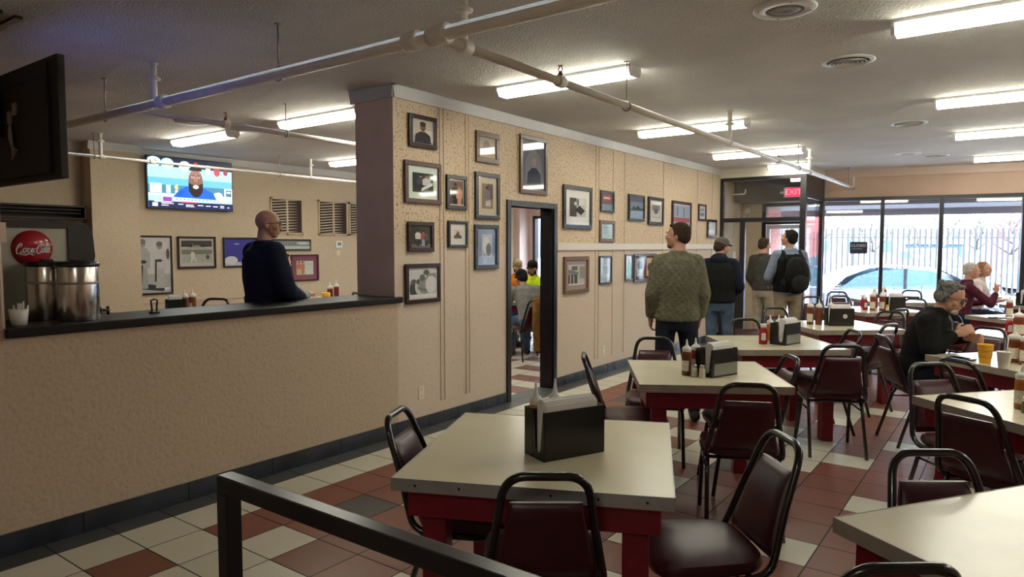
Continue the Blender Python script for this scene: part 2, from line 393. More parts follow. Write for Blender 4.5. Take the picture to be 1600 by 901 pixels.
# ---------------------------------------------------------------- ceiling lamps
def make_lamp(label, loc, rz=0, L=1.22, group='fluorescent ceiling lamps'):
    t = thing('ceiling_lamp', label, 'ceiling light', loc, rz, group)
    MB().bx(-L / 2, L / 2, -.085, .085, -.022, 0, .003).build('housing', M_lampbody, t)
    pr = [(-.082, -.022), (-.082, -.040), (-.055, -.078), (.055, -.078), (.082, -.040), (.082, -.022)]
    autosmooth(MB().prism(pr, 'x', -L / 2 + .02, L / 2 - .02).build('diffuser', M_lamp, t))
    pe = [(-.085, -.022), (-.085, -.042), (-.058, -.082), (.058, -.082), (.085, -.042), (.085, -.022)]
    for s in (-1, 1): MB().prism(pe, 'x', s * (L / 2 - .02), s * L / 2).build('end_cap', M_lampbody, t)
    return t
make_lamp('long glowing ceiling lamp crossed by the thin sprinkler pipe, nearest the wall pillar', (1.245, 4.62, H))
LREST = [
 ('glowing ceiling lamp crossed by the sprinkler pipe, second out from the pillar', 1.235, 7.24),
 ('glowing ceiling lamp crossed by the sprinkler pipe, third out from the pillar', 1.22, 9.66),
 ('largest glowing ceiling lamp at the top right corner of the photo', 4.10, 4.66),
 ('glowing ceiling lamp on the right, between the two round air vents', 4.10, 7.28),
 ('glowing ceiling lamp on the right, third from the photo top', 4.11, 9.53),
 ('glowing ceiling lamp on the right, closest to the front windows', 4.18, 12.2),
 ('glowing ceiling lamp in the side room above the man at the counter, left one', -3.67, 4.48),
 ('glowing ceiling lamp in the side room touching the pillar edge, nearer one', -1.53, 4.49),
 ('short looking far ceiling lamp of the side room beside the pillar', -3.84, 7.02),
 ('added fill lamp of the unseen right hand row, nearest', 6.95, 4.66), ('added fill lamp of the unseen right hand row, second', 6.95, 7.28), ('added fill lamp of the unseen right hand row, third', 6.95, 9.53), ('added fill lamp of the unseen right hand row, last', 6.95, 12.2),  # unseen row, added to give the ceiling more bounce light
 ('added fill lamp behind the camera, brightening the near tables', 4.10, -1.3),  # added fill, lifts the foreground tables and the half wall
 ('added side room fill lamp, unseen behind the picture wall, nearer one', -1.53, 7.02),  # this and the next: unseen lamps added to brighten the doorway view
 ('added side room fill lamp, unseen behind the picture wall, farther one', -2.6, 9.6)]
for lb, x, y in LREST: make_lamp(lb, (x, y, H))
make_lamp('short ceiling lamp just above the glazed entrance and exit sign', (1.19, 11.45, H), 0, .66)
# ---------------------------------------------------------------- sprinkler pipes
def hanger(t, x, y, z0, kind='rod', r=.0):
    g = MB()
    if kind == 'rod':
        g.cone((x, y, z0 + .02), (x, y, H), .005, n=6); g.cone((x, y, H - .008), (x, y, H), .022, n=10)
        g.build('hanger_rod', M_rod, t)
        k = MB(); k.tube([(x + math.cos(a) * (r + .008), y, z0 - r + math.sin(a) * (r + .008)) for a in [2 * PI * i / 16 for i in range(17)]], .006, 6)
        o = k.build('hanger_ring', M_rod, t); return o
    g.cone((x, y, z0 - r), (x, y, H), .021, n=12); g.lathe([(.0, z0 + .17), (.045, z0 + .172), (.048, z0 + .182), (.024, z0 + .20), (.0, z0 + .20)], (x, y, 0)); g.lathe([(.03, H - .012), (.03, H)], (x, y, 0))
    return g.build('drop_pipe', M_pipe, t)
t = thing('sprinkler_pipe', 'thick white sprinkler main pipe crossing the ceiling from the hung television', 'pipe', (0, 2.525, 2.60), 0)
MB().cone((-2.6, 0, 0), (6.0, 0, 0), .034, n=16).build('pipe', M_pipe, t)
for x in (1.66, -.78): MB().lathe([(.046, -.045), (.05, -.03), (.05, .03), (.046, .045)], (x, 0, 0), 16, M=Matrix.Rotation(PI / 2, 4, 'Y').to_3x3()).build('coupling', M_pipe, t)
tb = t; tb.location = (0, 2.525, 0)
for o in list(tb.children): o.data.transform(Matrix.Translation((0, 0, 2.60)))
for x, k in ((.564, 'rod'), (-1.674, 'rod'), (-.905, 'drop')):
    o = hanger(tb, x, 0, 2.634 if k == 'rod' else 2.60, k, .034)
MB().lathe([(.047, -.06), (.052, -.04), (.052, .04), (.047, .06)], (1.84, 0, 2.60), 16, M=Matrix.Rotation(PI / 2, 4, 'Y').to_3x3()).build('tee', M_pipe, tb)
def head(t, x, y, z, up=1):
    g = MB(); g.cone((x, y, z + .026), (x, y, z + .05), .016, n=8); g.cone((x, y, z + .05), (x, y, z + .062), .010, n=8)
    for s in (-1, 1): g.tube([(x + s * .009, y, z + .06), (x + s * .016, y, z + .075), (x + s * .004, y, z + .093)], .003, 6)
    g.lathe([(.0, z + .093), (.018, z + .094), (.018, z + .097), (0, z + .097)], (x, y, 0), 12)
    g.build('sprinkler_head', M_brass, t)
t = thing('sprinkler_branch_pipe', 'long white sprinkler branch pipe running along the ceiling towards the front windows', 'pipe', (1.84, 0, 0))
MB().cone((0, 2.59, 2.585), (0, 13.1, 2.585), .025, n=14).build('pipe', M_pipe, t)
for y in (2.72, 3.62, 6.7, 8.4, 9.95):
    MB().lathe([(.034, -.035), (.037, -.025), (.037, .025), (.034, .035)], (0, y, 2.585), 14, M=Matrix.Rotation(PI / 2, 4, 'X').to_3x3()).build('coupling', M_pipe, t)
for y in (3.62, 8.4): head(t, 0, y, 2.585)
for y, k in ((2.708, 'drop'), (4.504, 'rod'), (6.70, 'drop'), (9.31, 'rod'), (9.91, 'drop'), (12.6, 'rod'), (13.05, 'drop')): hanger(t, 0, y, 2.605 if k == 'rod' else 2.585, k, .025)
t = thing('sprinkler_branch_pipe', 'thin white pipe along the side room crossing in front of the lit wall television', 'pipe', (-4.5, 0, 0))
MB().cone((0, .5, 2.62), (0, 12, 2.62), .018, n=12).build('pipe', M_pipe, t)
for y in (3.70, 4.28): MB().lathe([(.026, -.03), (.028, -.02), (.028, .02), (.026, .03)], (0, y, 2.62), 12, M=Matrix.Rotation(PI / 2, 4, 'X').to_3x3()).build('coupling', M_pipe, t)
for y, k in ((3.62, 'rod'), (3.69, 'drop'), (6.1, 'rod'), (6.64, 'drop')): hanger(t, 0, y, 2.637 if k == 'rod' else 2.62, k, .018)
t = thing('sprinkler_branch_pipe', 'beige pipe under the side room ceiling disappearing behind the pillar', 'pipe', (-1.35, 0, 0))
MB().cone((0, 2.562, 2.62), (0, 12, 2.62), .022, n=12).build('pipe', M_pipe, t)
head(t, 0, 3.35, 2.62); hanger(t, 0, 3.95, 2.64, 'rod', .022)
MB().lathe([(.030, -.03), (.033, -.02), (.033, .02), (.030, .03)], (0, 3.35, 2.62), 12, M=Matrix.Rotation(PI / 2, 4, 'X').to_3x3()).build('coupling', M_pipe, t)
t = thing('sprinkler_stub_pipe', 'short white pipe on the wall inside the glazed entrance', 'pipe', (0, 12.2, 2.5))
MB().tube([(0, 0, 0), (.24, .0, .0), (.26, 0, .01), (.27, 0, .08)], .012, 8).build('pipe', M_pipe, t)
# ---------------------------------------------------------------- ceiling discs
def speaker(label, x, y, r, grp=None):
    t = thing('ceiling_speaker', label, 'speaker', (x, y, H), 0, grp)
    MB().lathe([(r, 0), (r, -.006), (r - .012, -.014), (r * .62, -.016), (r * .6, -.010)], n=32, caps=False).build('rim', M_lampbody, t)
    MB().lathe([(0, -.011), (r * .3, -.015), (r * .6, -.010)], n=32).build('grille', mat('grey_grille', (.33, .32, .30), .6, noise=.2, nscale=300), t)
    for k in range(4): MB().lathe([(0, -.017), (.006, -.017), (.006, -.012)], (math.cos(k * PI / 2 + .5) * r * .83, math.sin(k * PI / 2 + .5) * r * .83, 0), 8).build('screw', M_rod, t)
    return t
speaker('round white ceiling speaker at the top edge above the tables', 3.046, 4.016, .168)
speaker('flat white ceiling disc beside the farthest round vent', 2.848, 11.15, .17)
t = thing('ceiling_disc', 'white round ceiling disc in the side room behind the sprinkler main', 'ceiling fitting', (-2.812, 3.865, H)); MB().lathe([(0, -.05), (.10, -.048), (.16, -.036), (.175, -.015), (.175, 0)], n=32, caps=False).build('dome', M_lampbody, t)
MB().lathe([(.178, -.012), (.184, -.008), (.184, 0)], n=32, caps=False).build('rim', M_lampbody, t)
def vent(label, x, y, r=.175):
    t = thing('ceiling_vent', label, 'air vent', (x, y, H), 0, 'round air vents in the ceiling')
    MB().lathe([(r, 0), (r, -.006), (r - .03, -.012), (r - .035, -.004)], n=36, caps=False).build('rim', M_lampbody, t)
    MB().lathe([(0, -.0015), (r - .03, -.0015)], n=32, caps=False).build('duct_opening', M_blackmat, t)
    for k in range(5):
        q = r - .05 - k * .026
        MB().lathe([(q, -.022), (q - .012, -.012), (q - .012, -.010), (q + .001, -.019), (q, -.022)], n=32, caps=False).build('ring', M_lampbody, t)
vent('round slotted ceiling air vent nearest the camera, below the speaker', 3.117, 5.398)
vent('round slotted ceiling air vent in the middle, between two right lamps', 3.158, 8.459)
vent('round slotted ceiling air vent farthest, near the front windows', 3.142, 11.704)
# ---------------------------------------------------------------- pictures
def art(items, w, h, name, m, parent, M, z=0.0):
    """flat printed picture in the local plane: x right, y up, unit square coordinates, centred"""
    mb = MB(); k = 0
    for it in items:
        kd, col = it[0], it[-1]; d = z + k * .00012; k += 1
        if kd == 'r':
            _, x0, y0, x1, y1, _ = it; P = [(x0, y0), (x1, y0), (x1, y1), (x0, y1)]
        elif kd == 'e':
            _, cx, cy, rx, ry, _ = it; P = [(cx + rx * math.cos(a), cy + ry * math.sin(a)) for a in [2 * PI * i / 18 for i in range(18)]]
        else: P = it[1]
        P = [(min(1, max(0, a)), min(1, max(0, b))) for a, b in P]
        mb.face([M @ V(((a - .5) * w, (b - .5) * h, d)) for a, b in P], col, 0)
    return mb.build(name, m, parent, fix=False)
def g(v): return (v, v, v)
def fig(cx, b, hh, top, leg, skin, hair, wd=.13):
    hd = hh * .085
    return [('p', [(cx - wd * .5, b), (cx + wd * .5, b), (cx + wd * .45, b + hh * .5), (cx - wd * .45, b + hh * .5)], leg),
            ('p', [(cx - wd * .75, b + hh * .42), (cx + wd * .75, b + hh * .42), (cx + wd * .85, b + hh * .72), (cx + wd * .4, b + hh * .83), (cx - wd * .4, b + hh * .83), (cx - wd * .85, b + hh * .72)], top),
            ('e', cx, b + hh * .92, wd * .34, hd, skin), ('e', cx, b + hh * .955, wd * .35, hd * .65, hair)]
def bust(cx, b, s, top, skin, hair):
    return [('p', [(cx - .34 * s, b), (cx + .34 * s, b), (cx + .30 * s, b + .30 * s), (cx + .1 * s, b + .42 * s), (cx - .1 * s, b + .42 * s), (cx - .30 * s, b + .30 * s)], top),
            ('e', cx, b + .60 * s, .115 * s, .17 * s, skin), ('e', cx, b + .70 * s, .125 * s, .09 * s, hair)]
SK = (.42, .24, .16); SD = (.16, .08, .05); HB = (.03, .02, .02)
A = {}
A['portrait'] = [('r', 0, 0, 1, 1, (.50, .46, .40)), ('r', 0, 0, 1, .3, (.40, .36, .30)), ('r', .62, .1, 1, .6, (.62, .60, .54))] + bust(.5, .02, 1.15, (.045, .045, .055), SD, HB)
A['signed'] = [('r', 0, 0, 1, 1, (.03, .04, .04))] + fig(.38, .0, .92, (.06, .06, .08), (.03, .03, .03), SK, HB, .24) + fig(.66, 0, .90, (.55, .55, .55), (.10, .10, .10), SK, (.2, .12, .06), .24) + [('p', [(.42, .06), (.96, .40), (.96, .56), (.42, .22)], (.66, .74, .68))]
A['couple'] = [('r', 0, 0, 1, 1, (.05, .055, .05)), ('r', 0, 0, 1, .16, (.16, .17, .12))] + fig(.36, .08, .75, (.62, .60, .58), (.05, .05, .07), SD, HB, .17) + fig(.62, .08, .70, (.35, .08, .08), (.30, .34, .45), SK, HB, .16) + fig(.76, .08, .6, (.08, .08, .10), (.04, .04, .05), SK, HB, .14)
A['family'] = [('r', 0, 0, 1, 1, g(.50)), ('r', 0, .6, 1, 1, g(.62)), ('r', .62, .55, 1, .85, g(.30)), ('e', .18, .30, .17, .30, g(.07)), ('e', .16, .55, .10, .11, g(.12)), ('e', .33, .38, .13, .26, g(.55)), ('e', .33, .56, .08, .10, g(.10)), ('e', .55, .42, .22, .30, g(.30)), ('e', .47, .70, .10, .12, g(.16)), ('e', .62, .88, .11, .10, g(.12)), ('e', .80, .45, .22, .30, g(.66)), ('p', [(.30, .30), (.62, .20), (.64, .28), (.32, .40)], g(.22)), ('r', 0, 0, 1, .12, g(.72))]
A['pair'] = [('r', 0, 0, 1, 1, (.10, .08, .07)), ('r', 0, .55, 1, 1, (.18, .13, .09))] + fig(.40, -.2, 1.1, (.02, .02, .02), (.02, .02, .02), SD, HB, .34) + fig(.70, -.2, 1.05, (.60, .34, .22), (.55, .32, .2), SK, (.2, .1, .05), .30)
A['small_room'] = [('r', 0, 0, 1, 1, (.62, .52, .40)), ('r', 0, .0, 1, .35, (.12, .09, .07)), ('e', .5, .35, .28, .32, (.10, .09, .10)), ('e', .5, .70, .12, .14, SD)]
A['mirror_art'] = [('r', 0, 0, 1, 1, (.42, .35, .27)), ('r', 0, .0, 1, .38, (.52, .42, .30)), ('e', .45, .55, .22, .30, (.24, .20, .18))]
A['toned'] = [('r', 0, 0, 1, 1, (.26, .19, .14)), ('r', .5, .4, 1, 1, (.14, .10, .11))] + fig(.45, 0, .9, (.20, .17, .19), (.24, .22, .25), SD, HB, .34) + [('p', [(.3, .1), (.8, .1), (.75, .35), (.35, .3)], (.5, .46, .42))]
A['bluegrey'] = [('r', 0, 0, 1, 1, (.20, .24, .33)), ('r', .22, .2, .82, .88, (.40, .43, .48)), ('e', .48, .55, .2, .26, (.56, .55, .54)), ('e', .62, .42, .16, .2, (.12, .13, .16)), ('r', .3, 0, .5, .3, (.3, .32, .38))]
A['oil'] = [('r', 0, 0, 1, 1, (.12, .13, .15)), ('e', .5, .42, .38, .40, (.18, .19, .22))] + bust(.52, .05, .95, (.03, .03, .05), (.30, .22, .2), (.22, .2, .2))
A['newspaper'] = [('r', 0, 0, 1, 1, g(.48)), ('r', 0, 0, .42, 1, g(.07)), ('p', [(.3, .35), (.7, .1), (.95, .35), (.6, .62)], g(.04)), ('p', [(.55, .6), (.95, .7), (.9, .95), (.6, .98)], g(.60)), ('r', .46, .62, .54, .95, g(.04)), ('e', .34, .7, .08, .1, g(.5))]
A['redteam'] = [('r', 0, 0, 1, 1, (.16, .10, .13)), ('r', 0, .0, 1, .34, (.20, .26, .36)), ('p', [(.15, .55), (.85, .6), (.8, .88), (.2, .85)], (.36, .10, .09)), ('r', .2, .66, .75, .76, (.6, .55, .5))]
A['certificate'] = [('r', 0, 0, 1, 1, (.42, .54, .58)), ('r', .15, .72, .85, .78, (.2, .28, .34)), ('r', .2, .55, .8, .58, (.2, .28, .34)), ('r', .2, .44, .8, .47, (.2, .28, .34)), ('r', .2, .33, .8, .36, (.2, .28, .34)), ('r', .55, .14, .8, .2, (.25, .3, .38))]
A['skyline'] = [('r', 0, 0, 1, 1, (.20, .27, .36)), ('r', 0, 0, 1, .4, (.30, .40, .54)), ('p', [(0, .4), (.2, .45), (.25, .6), (.4, .5), (.6, .62), (.8, .48), (1, .5), (1, .38), (0, .36)], (.06, .08, .10)), ('r', .0, .78, 1, 1, (.12, .14, .2))]
A['portrait2'] = [('r', 0, 0, 1, 1, (.46, .42, .36)), ('r', .1, .55, .9, .9, (.20, .19, .19)), ('r', .1, .12, .9, .55, (.50, .48, .44)), ('e', .5, .5, .24, .2, (.12, .12, .13))]
A['storefront'] = [('r', 0, 0, 1, 1, (.50, .50, .47)), ('p', [(0, .55), (.62, .5), (.62, .62), (0, .78)], (.22, .22, .21)), ('r', .0, .05, .55, .52, (.10, .10, .10)), ('r', .1, .08, .16, .5, (.46, .46, .44)), ('r', .3, .08, .36, .48, (.46, .46, .44)), ('r', .68, .3, 1, .9, (.30, .30, .29)), ('r', .2, .72, .55, .92, (.16, .16, .16)), ('r', .0, .0, 1, .08, (.6, .58, .54))]
A['letter'] = [('r', 0, 0, 1, 1, (.44, .52, .62)), ('r', .2, .6, .8, .64, (.2, .24, .3)), ('r', .2, .5, .8, .53, (.26, .3, .36)), ('r', .15, .12, .85, .3, (.66, .70, .74))]
A['greenman'] = [('r', 0, 0, 1, 1, (.50, .54, .54)), ('e', .55, .35, .40, .42, (.03, .26, .07)), ('e', .5, .80, .2, .12, (.3, .2, .14)), ('r', 0, 0, 1, .16, (.08, .16, .1))]
A['double'] = [('r', 0, 0, 1, 1, (.14, .05, .03)), ('r', .06, .12, .44, .92, (.36, .42, .44)), ('e', .25, .6, .13, .2, (.08, .10, .12)), ('r', .14, .14, .36, .45, (.5, .56, .56)), ('r', .56, .12, .94, .92, (.60, .50, .34)), ('e', .75, .5, .14, .2, (.12, .08, .06)), ('r', .66, .2, .84, .32, (.2, .15, .1))]
A['stadium'] = [('r', 0, 0, 1, 1, (.30, .34, .44)), ('r', 0, .36, 1, .52, (.38, .10, .11)), ('r', 0, 0, 1, .34, (.36, .40, .46)), ('r', .2, .6, .26, .95, (.12, .12, .15)), ('r', .6, .55, .66, .95, (.12, .12, .15))]
A['grey_team'] = [('r', 0, 0, 1, 1, (.30, .30, .33)), ('r', .1, .45, .9, .7, (.50, .48, .48)), ('r', .1, .15, .9, .4, (.2, .2, .23))]
A['pale'] = [('r', 0, 0, 1, 1, (.50, .55, .56)), ('r', .25, 0, .4, 1, (.62, .66, .64))]
A['ballplayers'] = [('r', 0, 0, 1, 1, g(.58)), ('r', 0, 0, 1, .34, g(.42)), ('p', [(.05, .08), (.75, .02), (.95, .10), (.3, .16)], g(.05))] + fig(.2, .08, .88, g(.40), g(.36), g(.30), g(.18), .26) + fig(.68, .08, .84, g(.55), g(.46), g(.28), g(.14), .26) + [('p', [(.02, .28), (.16, .14), (.2, .5), (.1, .5)], g(.05)), ('p', [(.52, .2), (.58, .2), (.60, .6), (.54, .6)], g(.08)), ('e', .2, .56, .10, .03, g(.05)), ('e', .66, .58, .10, .025, g(.05)), ('e', .92, .7, .05, .10, g(.10)), ('r', .8, .04, .97, .10, g(.66))]
A['ballpark'] = [('r', 0, 0, 1, 1, (.40, .40, .36)), ('r', 0, .72, 1, 1, (.06, .06, .06)), ('p', [(0, .6), (.5, .82), (1, .6), (1, .74), (0, .74)], (.46, .46, .42)), ('r', 0, .42, 1, .62, (.20, .20, .18)), ('e', .36, .40, .07, .14, (.62, .62, .58)), ('p', [(.28, .1), (.34, .1), (.40, .35), (.32, .35)], (.62, .62, .58)), ('p', [(.44, .08), (.50, .12), (.42, .35), (.36, .32)], (.60, .60, .56)), ('e', .38, .56, .035, .05, (.2, .17, .14)), ('r', .36, .58, .39, .85, (.5, .45, .35)), ('e', .85, .30, .06, .10, (.10, .10, .10)), ('r', 0, 0, 1, .07, (.5, .5, .45))]
A['bluesport'] = [('r', 0, 0, 1, 1, (.055, .05, .32)), ('r', 0, 0, 1, .14, (.45, .48, .5)), ('e', .2, .2, .2, .16, (.62, .64, .7)), ('e', .66, .42, .10, .22, (.62, .64, .70)), ('e', .66, .68, .05, .06, (.5, .4, .4)), ('r', .3, .8, .45, .84, (.4, .42, .6))]
A['panorama'] = [('r', 0, 0, 1, 1, (.16, .19, .20)), ('r', 0, .48, 1, .9, (.26, .30, .32)), ('r', 0, .08, 1, .4, (.48, .52, .50)), ('e', .85, .7, .14, .14, (.52, .56, .56))] + [('r', .05 * i, .5, .05 * i + .015, .85, (.12, .14, .15)) for i in range(1, 14)]
A['jersey'] = [('r', 0, 0, 1, 1, (.50, .40, .36)), ('r', .52, .02, 1, .98, (.58, .60, .54)), ('r', .58, .75, .94, .79, (.3, .3, .28)), ('r', .58, .6, .94, .63, (.4, .4, .37)), ('r', .58, .45, .94, .48, (.4, .4, .37))] + fig(.14, .05, .9, (.55, .18, .10), (.5, .4, .3), SK, HB, .14) + fig(.36, .05, .9, (.55, .20, .10), (.42, .2, .1), SK, HB, .14)
FR = dict(black=mat('frame_black', (.012, .012, .014), .25), brown=mat('frame_brown', (.085, .035, .018), .32, noise=.25, nscale=40), dark=mat('frame_dark_cherry', (.028, .010, .009), .25), oak=mat('frame_oak', (.15, .075, .03), .4, noise=.3, nscale=50), maroon=mat('frame_maroon', (.06, .012, .02), .3))
MATM = {}
def matte(c):
    k = 'mat_board_%02d%02d%02d' % tuple(int(q * 99) for q in c)
    return mat(k, c, .55, coat=1.0)
PX = Matrix.Rotation(PI / 2, 4, 'Z') @ Matrix.Rotation(PI / 2, 4, 'X')     # local x -> world +y, local y -> world z, normal -> +x
def picture(label, x, y0, y1, z0, z1, fr, fw, mw, mcol, aname, tilt=0.0, dep=.022, grp='framed pictures on the long wall', dx=1):
    w, h = y1 - y0, z1 - z0
    t = thing('framed_picture', label, 'picture', (x, (y0 + y1) / 2, (z0 + z1) / 2), 0, grp)
    t.rotation_euler = (tilt, 0, 0)
    Mx = PX; mb = MB()
    for a0, a1, b0, b1 in ((-w / 2, w / 2, -h / 2, -h / 2 + fw), (-w / 2, w / 2, h / 2 - fw, h / 2), (-w / 2, -w / 2 + fw, -h / 2 + fw, h / 2 - fw), (w / 2 - fw, w / 2, -h / 2 + fw, h / 2 - fw)):
        mb.box((0, 0, 0), (a1 - a0, b1 - b0, dep), 0, .004, Mx @ Matrix.Translation(((a0 + a1) / 2, (b0 + b1) / 2, dep / 2)))
    mb.build('frame', FR[fr], t)
    iw, ih = w - 2 * fw, h - 2 * fw
    if mw:
        mb = MB(); mb.box((0, 0, 0), (iw + .004, ih + .004, .004), 0, 0, Mx @ Matrix.Translation((0, 0, .006))); mb.build('mat_board', matte(mcol), t)
    mwx, mwy = (mw if isinstance(mw, tuple) else (mw, mw))if mw else (0, 0)
    art(A[aname], iw - 2 * mwx, ih - 2 * mwy, 'print', M_picglass, t, Mx, .0095)
    return t
PW = [
 ('dark framed photo of a man in black, topmost left by the pillar', 4.162, 4.499, 2.415, 2.690, 'dark', .038, 0, 0, 'portrait'),
 ('brown framed signed photo of two men on pale green mat', 4.106, 4.552, 1.946, 2.300, 'brown', .040, .055, (.56, .66, .58), 'signed'),
 ('black framed dark photo of people standing outdoors, left column', 4.137, 4.454, 1.536, 1.791, 'dark', .035, 0, 0, 'couple'),
 ('dark framed black and white photo of a family at table, lowest left', 4.103, 4.534, 1.095, 1.434, 'dark', .036, .012, (.6, .6, .58), 'family'),
 ('narrow black framed photo of a couple, man in black, woman in peach', 4.625, 4.904, 1.915, 2.221, 'black', .036, .012, (.55, .45, .36), 'pair'),
 ('small black framed picture with wide white mat, second column', 4.644, 4.913, 1.572, 1.813, 'black', .026, .055, (.62, .60, .56), 'small_room'),
 ('ornate brown framed picture reflecting a ceiling lamp, top of third column', 5.041, 5.395, 2.375, 2.666, 'brown', .05, 0, 0, 'mirror_art'),
 ('tall black framed toned picture on cream mat left of the doorway', 5.028, 5.406, 1.840, 2.282, 'black', .042, .06, (.50, .43, .29), 'toned'),
 ('black framed blue grey picture beside the upper left of the doorway', 5.018, 5.385, 1.363, 1.790, 'black', .042, .012, (.22, .26, .34), 'bluegrey'),
 ('large brown framed dark portrait hanging above the doorway', 5.748, 6.253, 2.127, 2.727, 'brown', .045, 0, 0, 'oil'),
 ('largest black framed picture with white mat right of the doorway', 6.586, 7.229, 1.783, 2.277, 'black', .05, .09, (.66, .65, .60), 'newspaper'),
 ('small black framed reddish picture above the little oak frame', 7.435, 7.792, 2.004, 2.268, 'black', .028, 0, 0, 'redteam'),
 ('little brown framed pale blue certificate just above the white rail', 7.423, 7.812, 1.634, 1.904, 'oak', .045, 0, 0, 'certificate'),
 ('black framed blue landscape photo, third in the upper row past the doorway', 8.195, 8.676, 1.921, 2.269, 'black', .035, 0, 0, 'skyline'),
 ('black framed picture with cream mat, fourth in the upper row past the doorway', 8.800, 9.301, 1.882, 2.270, 'black', .045, .05, (.56, .54, .48), 'portrait2'),
 ('brown framed building photo on pinkish mat under the white rail', 6.609, 7.165, 1.039, 1.466, 'oak', .045, .05, (.36, .25, .23), 'storefront'),
 ('narrow silver blue framed letter under the white rail', 7.419, 7.743, 1.116, 1.464, 'black', .02, .03, (.48, .56, .66), 'letter'),
 ('black framed picture of a person in green under the white rail', 8.110, 8.341, 1.136, 1.479, 'black', .02, 0, 0, 'greenman'),
 ('wide dark frame holding two pictures beside the man in green jacket', 8.370, 9.073, 1.102, 1.482, 'dark', .035, 0, 0, 'double'),
 ('large dark framed stadium photo above the head of the man in green', 9.611, 10.351, 1.754, 2.260, 'dark', .045, .02, (.6, .6, .6), 'stadium'),
 ('small dark framed grey photo high near the end of the wall', 10.652, 10.984, 1.994, 2.260, 'dark', .03, .04, (.6, .6, .6), 'grey_team'),
 ('small black framed pale picture closest to the glazed entrance', 11.059, 11.486, 1.734, 2.028, 'black', .04, 0, 0, 'pale')]
for p in PW: picture(p[0], .005, *p[1:])
G2 = 'framed pictures in the side room'
picture('tall black framed black and white photo of two ballplayers', LX + .002, 4.461, 4.983, .92, 1.731, 'black', .025, 0, 0, 'ballplayers', grp=G2)
picture('black framed old photo of a batter in a ballpark', LX + .002, 5.058, 5.640, 1.265, 1.725, 'black', .03, .03, (.5, .49, .44), 'ballpark', grp=G2)
picture('black framed deep blue sports photo partly behind the bald man', LX + .002, 5.754, 6.34, 1.264, 1.718, 'black', .025, 0, 0, 'bluesport', grp=G2)
picture('long low black framed panorama above the maroon frame', LX + .002, 6.45, 7.343, 1.512, 1.698, 'black', .018, 0, 0, 'panorama', grp=G2)
picture('maroon framed display with photo and letter on maroon mat', LX + .002, 6.942, 7.498, 1.006, 1.448, 'maroon', .03, (.08, .075), (.20, .03, .07), 'jersey', grp=G2)
# ---------------------------------------------------------------- wall fittings
def grille(label, y0, y1, z0, z1, n, halves=2):
    t = thing('wall_vent', label, 'air vent', (LX, (y0 + y1) / 2, (z0 + z1) / 2), 0, 'louvred vents on the side room wall')
    w, h = y1 - y0, z1 - z0; mb = MB()
    for a in (-w / 2, w / 2 - .03): mb.bx(0, .022, a, a + .03, -h / 2, h / 2)
    if halves == 2: mb.bx(0, .022, -.015, .015, -h / 2, h / 2)
    for b in (-h / 2, h / 2 - .03): mb.bx(0, .022, -w / 2, w / 2, b, b + .03)
    mb.build('frame', M_left, t)
    MB().bx(.001, .004, -w / 2 + .02, w / 2 - .02, -h / 2 + .02, h / 2 - .02).build('dark_backing', mat('vent_shadow', (.05, .03, .025), .9), t)
    for k in range(n):
        z = -h / 2 + .045 + (h - .09) * k / (n - 1)
        mb = MB(); mb.box((0, 0, 0), (.003, w - .05, .025), 0, 0, Matrix.Translation((.012, 0, z)) @ Matrix.Rotation(-.7, 4, 'Y') @ Matrix.Rotation(R(7), 4, 'X')); mb.build('slat', mat('vent_slat', (.50, .42, .33), .5), t)
grille('louvred wall vent behind the head of the bald man', 6.579, 7.198, 1.777, 2.366, 12)
grille('louvred wall vent above the thermostat', 7.507, 8.148, 1.773, 2.371, 12)
grille('louvred wall vent cut off by the pillar edge', 8.173, 8.80, 1.779, 2.362, 12)
t = thing('thermostat', 'white thermostat on the side room wall under the vent', 'thermostat', (LX, 7.94, 1.617)); MB().bx(0, .025, -.07, .07, -.06, .06, .006).build('body', M_white, t); MB().bx(.025, .027, -.04, .04, -.02, .035).build('display', mat('display_grey', (.20, .26, .25), .3), t)
def outlet(label, x, y, z, w=.07, h=.115, sw=False):
    t = thing('light_switch' if sw else 'wall_outlet', label, 'switch' if sw else 'outlet', (x, y, z))
    MB().bx(0, .006, -w / 2, w / 2, -h / 2, h / 2, .002).build('cover_plate', M_plate, t)
    if sw: MB().bx(.006, .014, -.006, .006, -.012, .012).build('toggle', M_white, t)
    else:
        for s in (-1, 1):
            mb = MB(); mb.bx(.006, .008, -.016, .016, s * .028 - .014, s * .028 + .014, .001); o = mb.build('socket', M_plate, t)
            mb = MB()
            for q in (-.006, .006): mb.bx(.008, .0085, q - .0015, q + .0015, s * .028 - .005, s * .028 + .006)
            mb.build('slots', M_blackmat, o)
outlet('beige wall switch below the thermostat', LX, 7.93, 1.468, .07, .09, True)
outlet('beige wall outlet low beside the battens left of the doorway', .0, 4.298, .315)
outlet('beige wall outlet low past the doorway near the standing chair back', .0, 7.577, .283)
t = thing('fire_alarm_pull', 'small white alarm box on the entrance wall inside the glass', 'alarm', (.0, 12.35, 1.38)); MB().bx(0, .05, -.05, .05, -.11, .11, .006).build('box', M_white, t); MB().bx(.05, .056, -.03, .03, -.05, -.01).build('handle', M_plate, t)
t = thing('alarm_horn', 'round white alarm horn high on the wall inside the entrance', 'alarm', (.1, 12.885, 2.24)); MB().lathe([(0, .03), (.045, .026), (.05, 0)], M=Matrix.Rotation(PI / 2, 3, 'X')).build('horn', M_white, t)
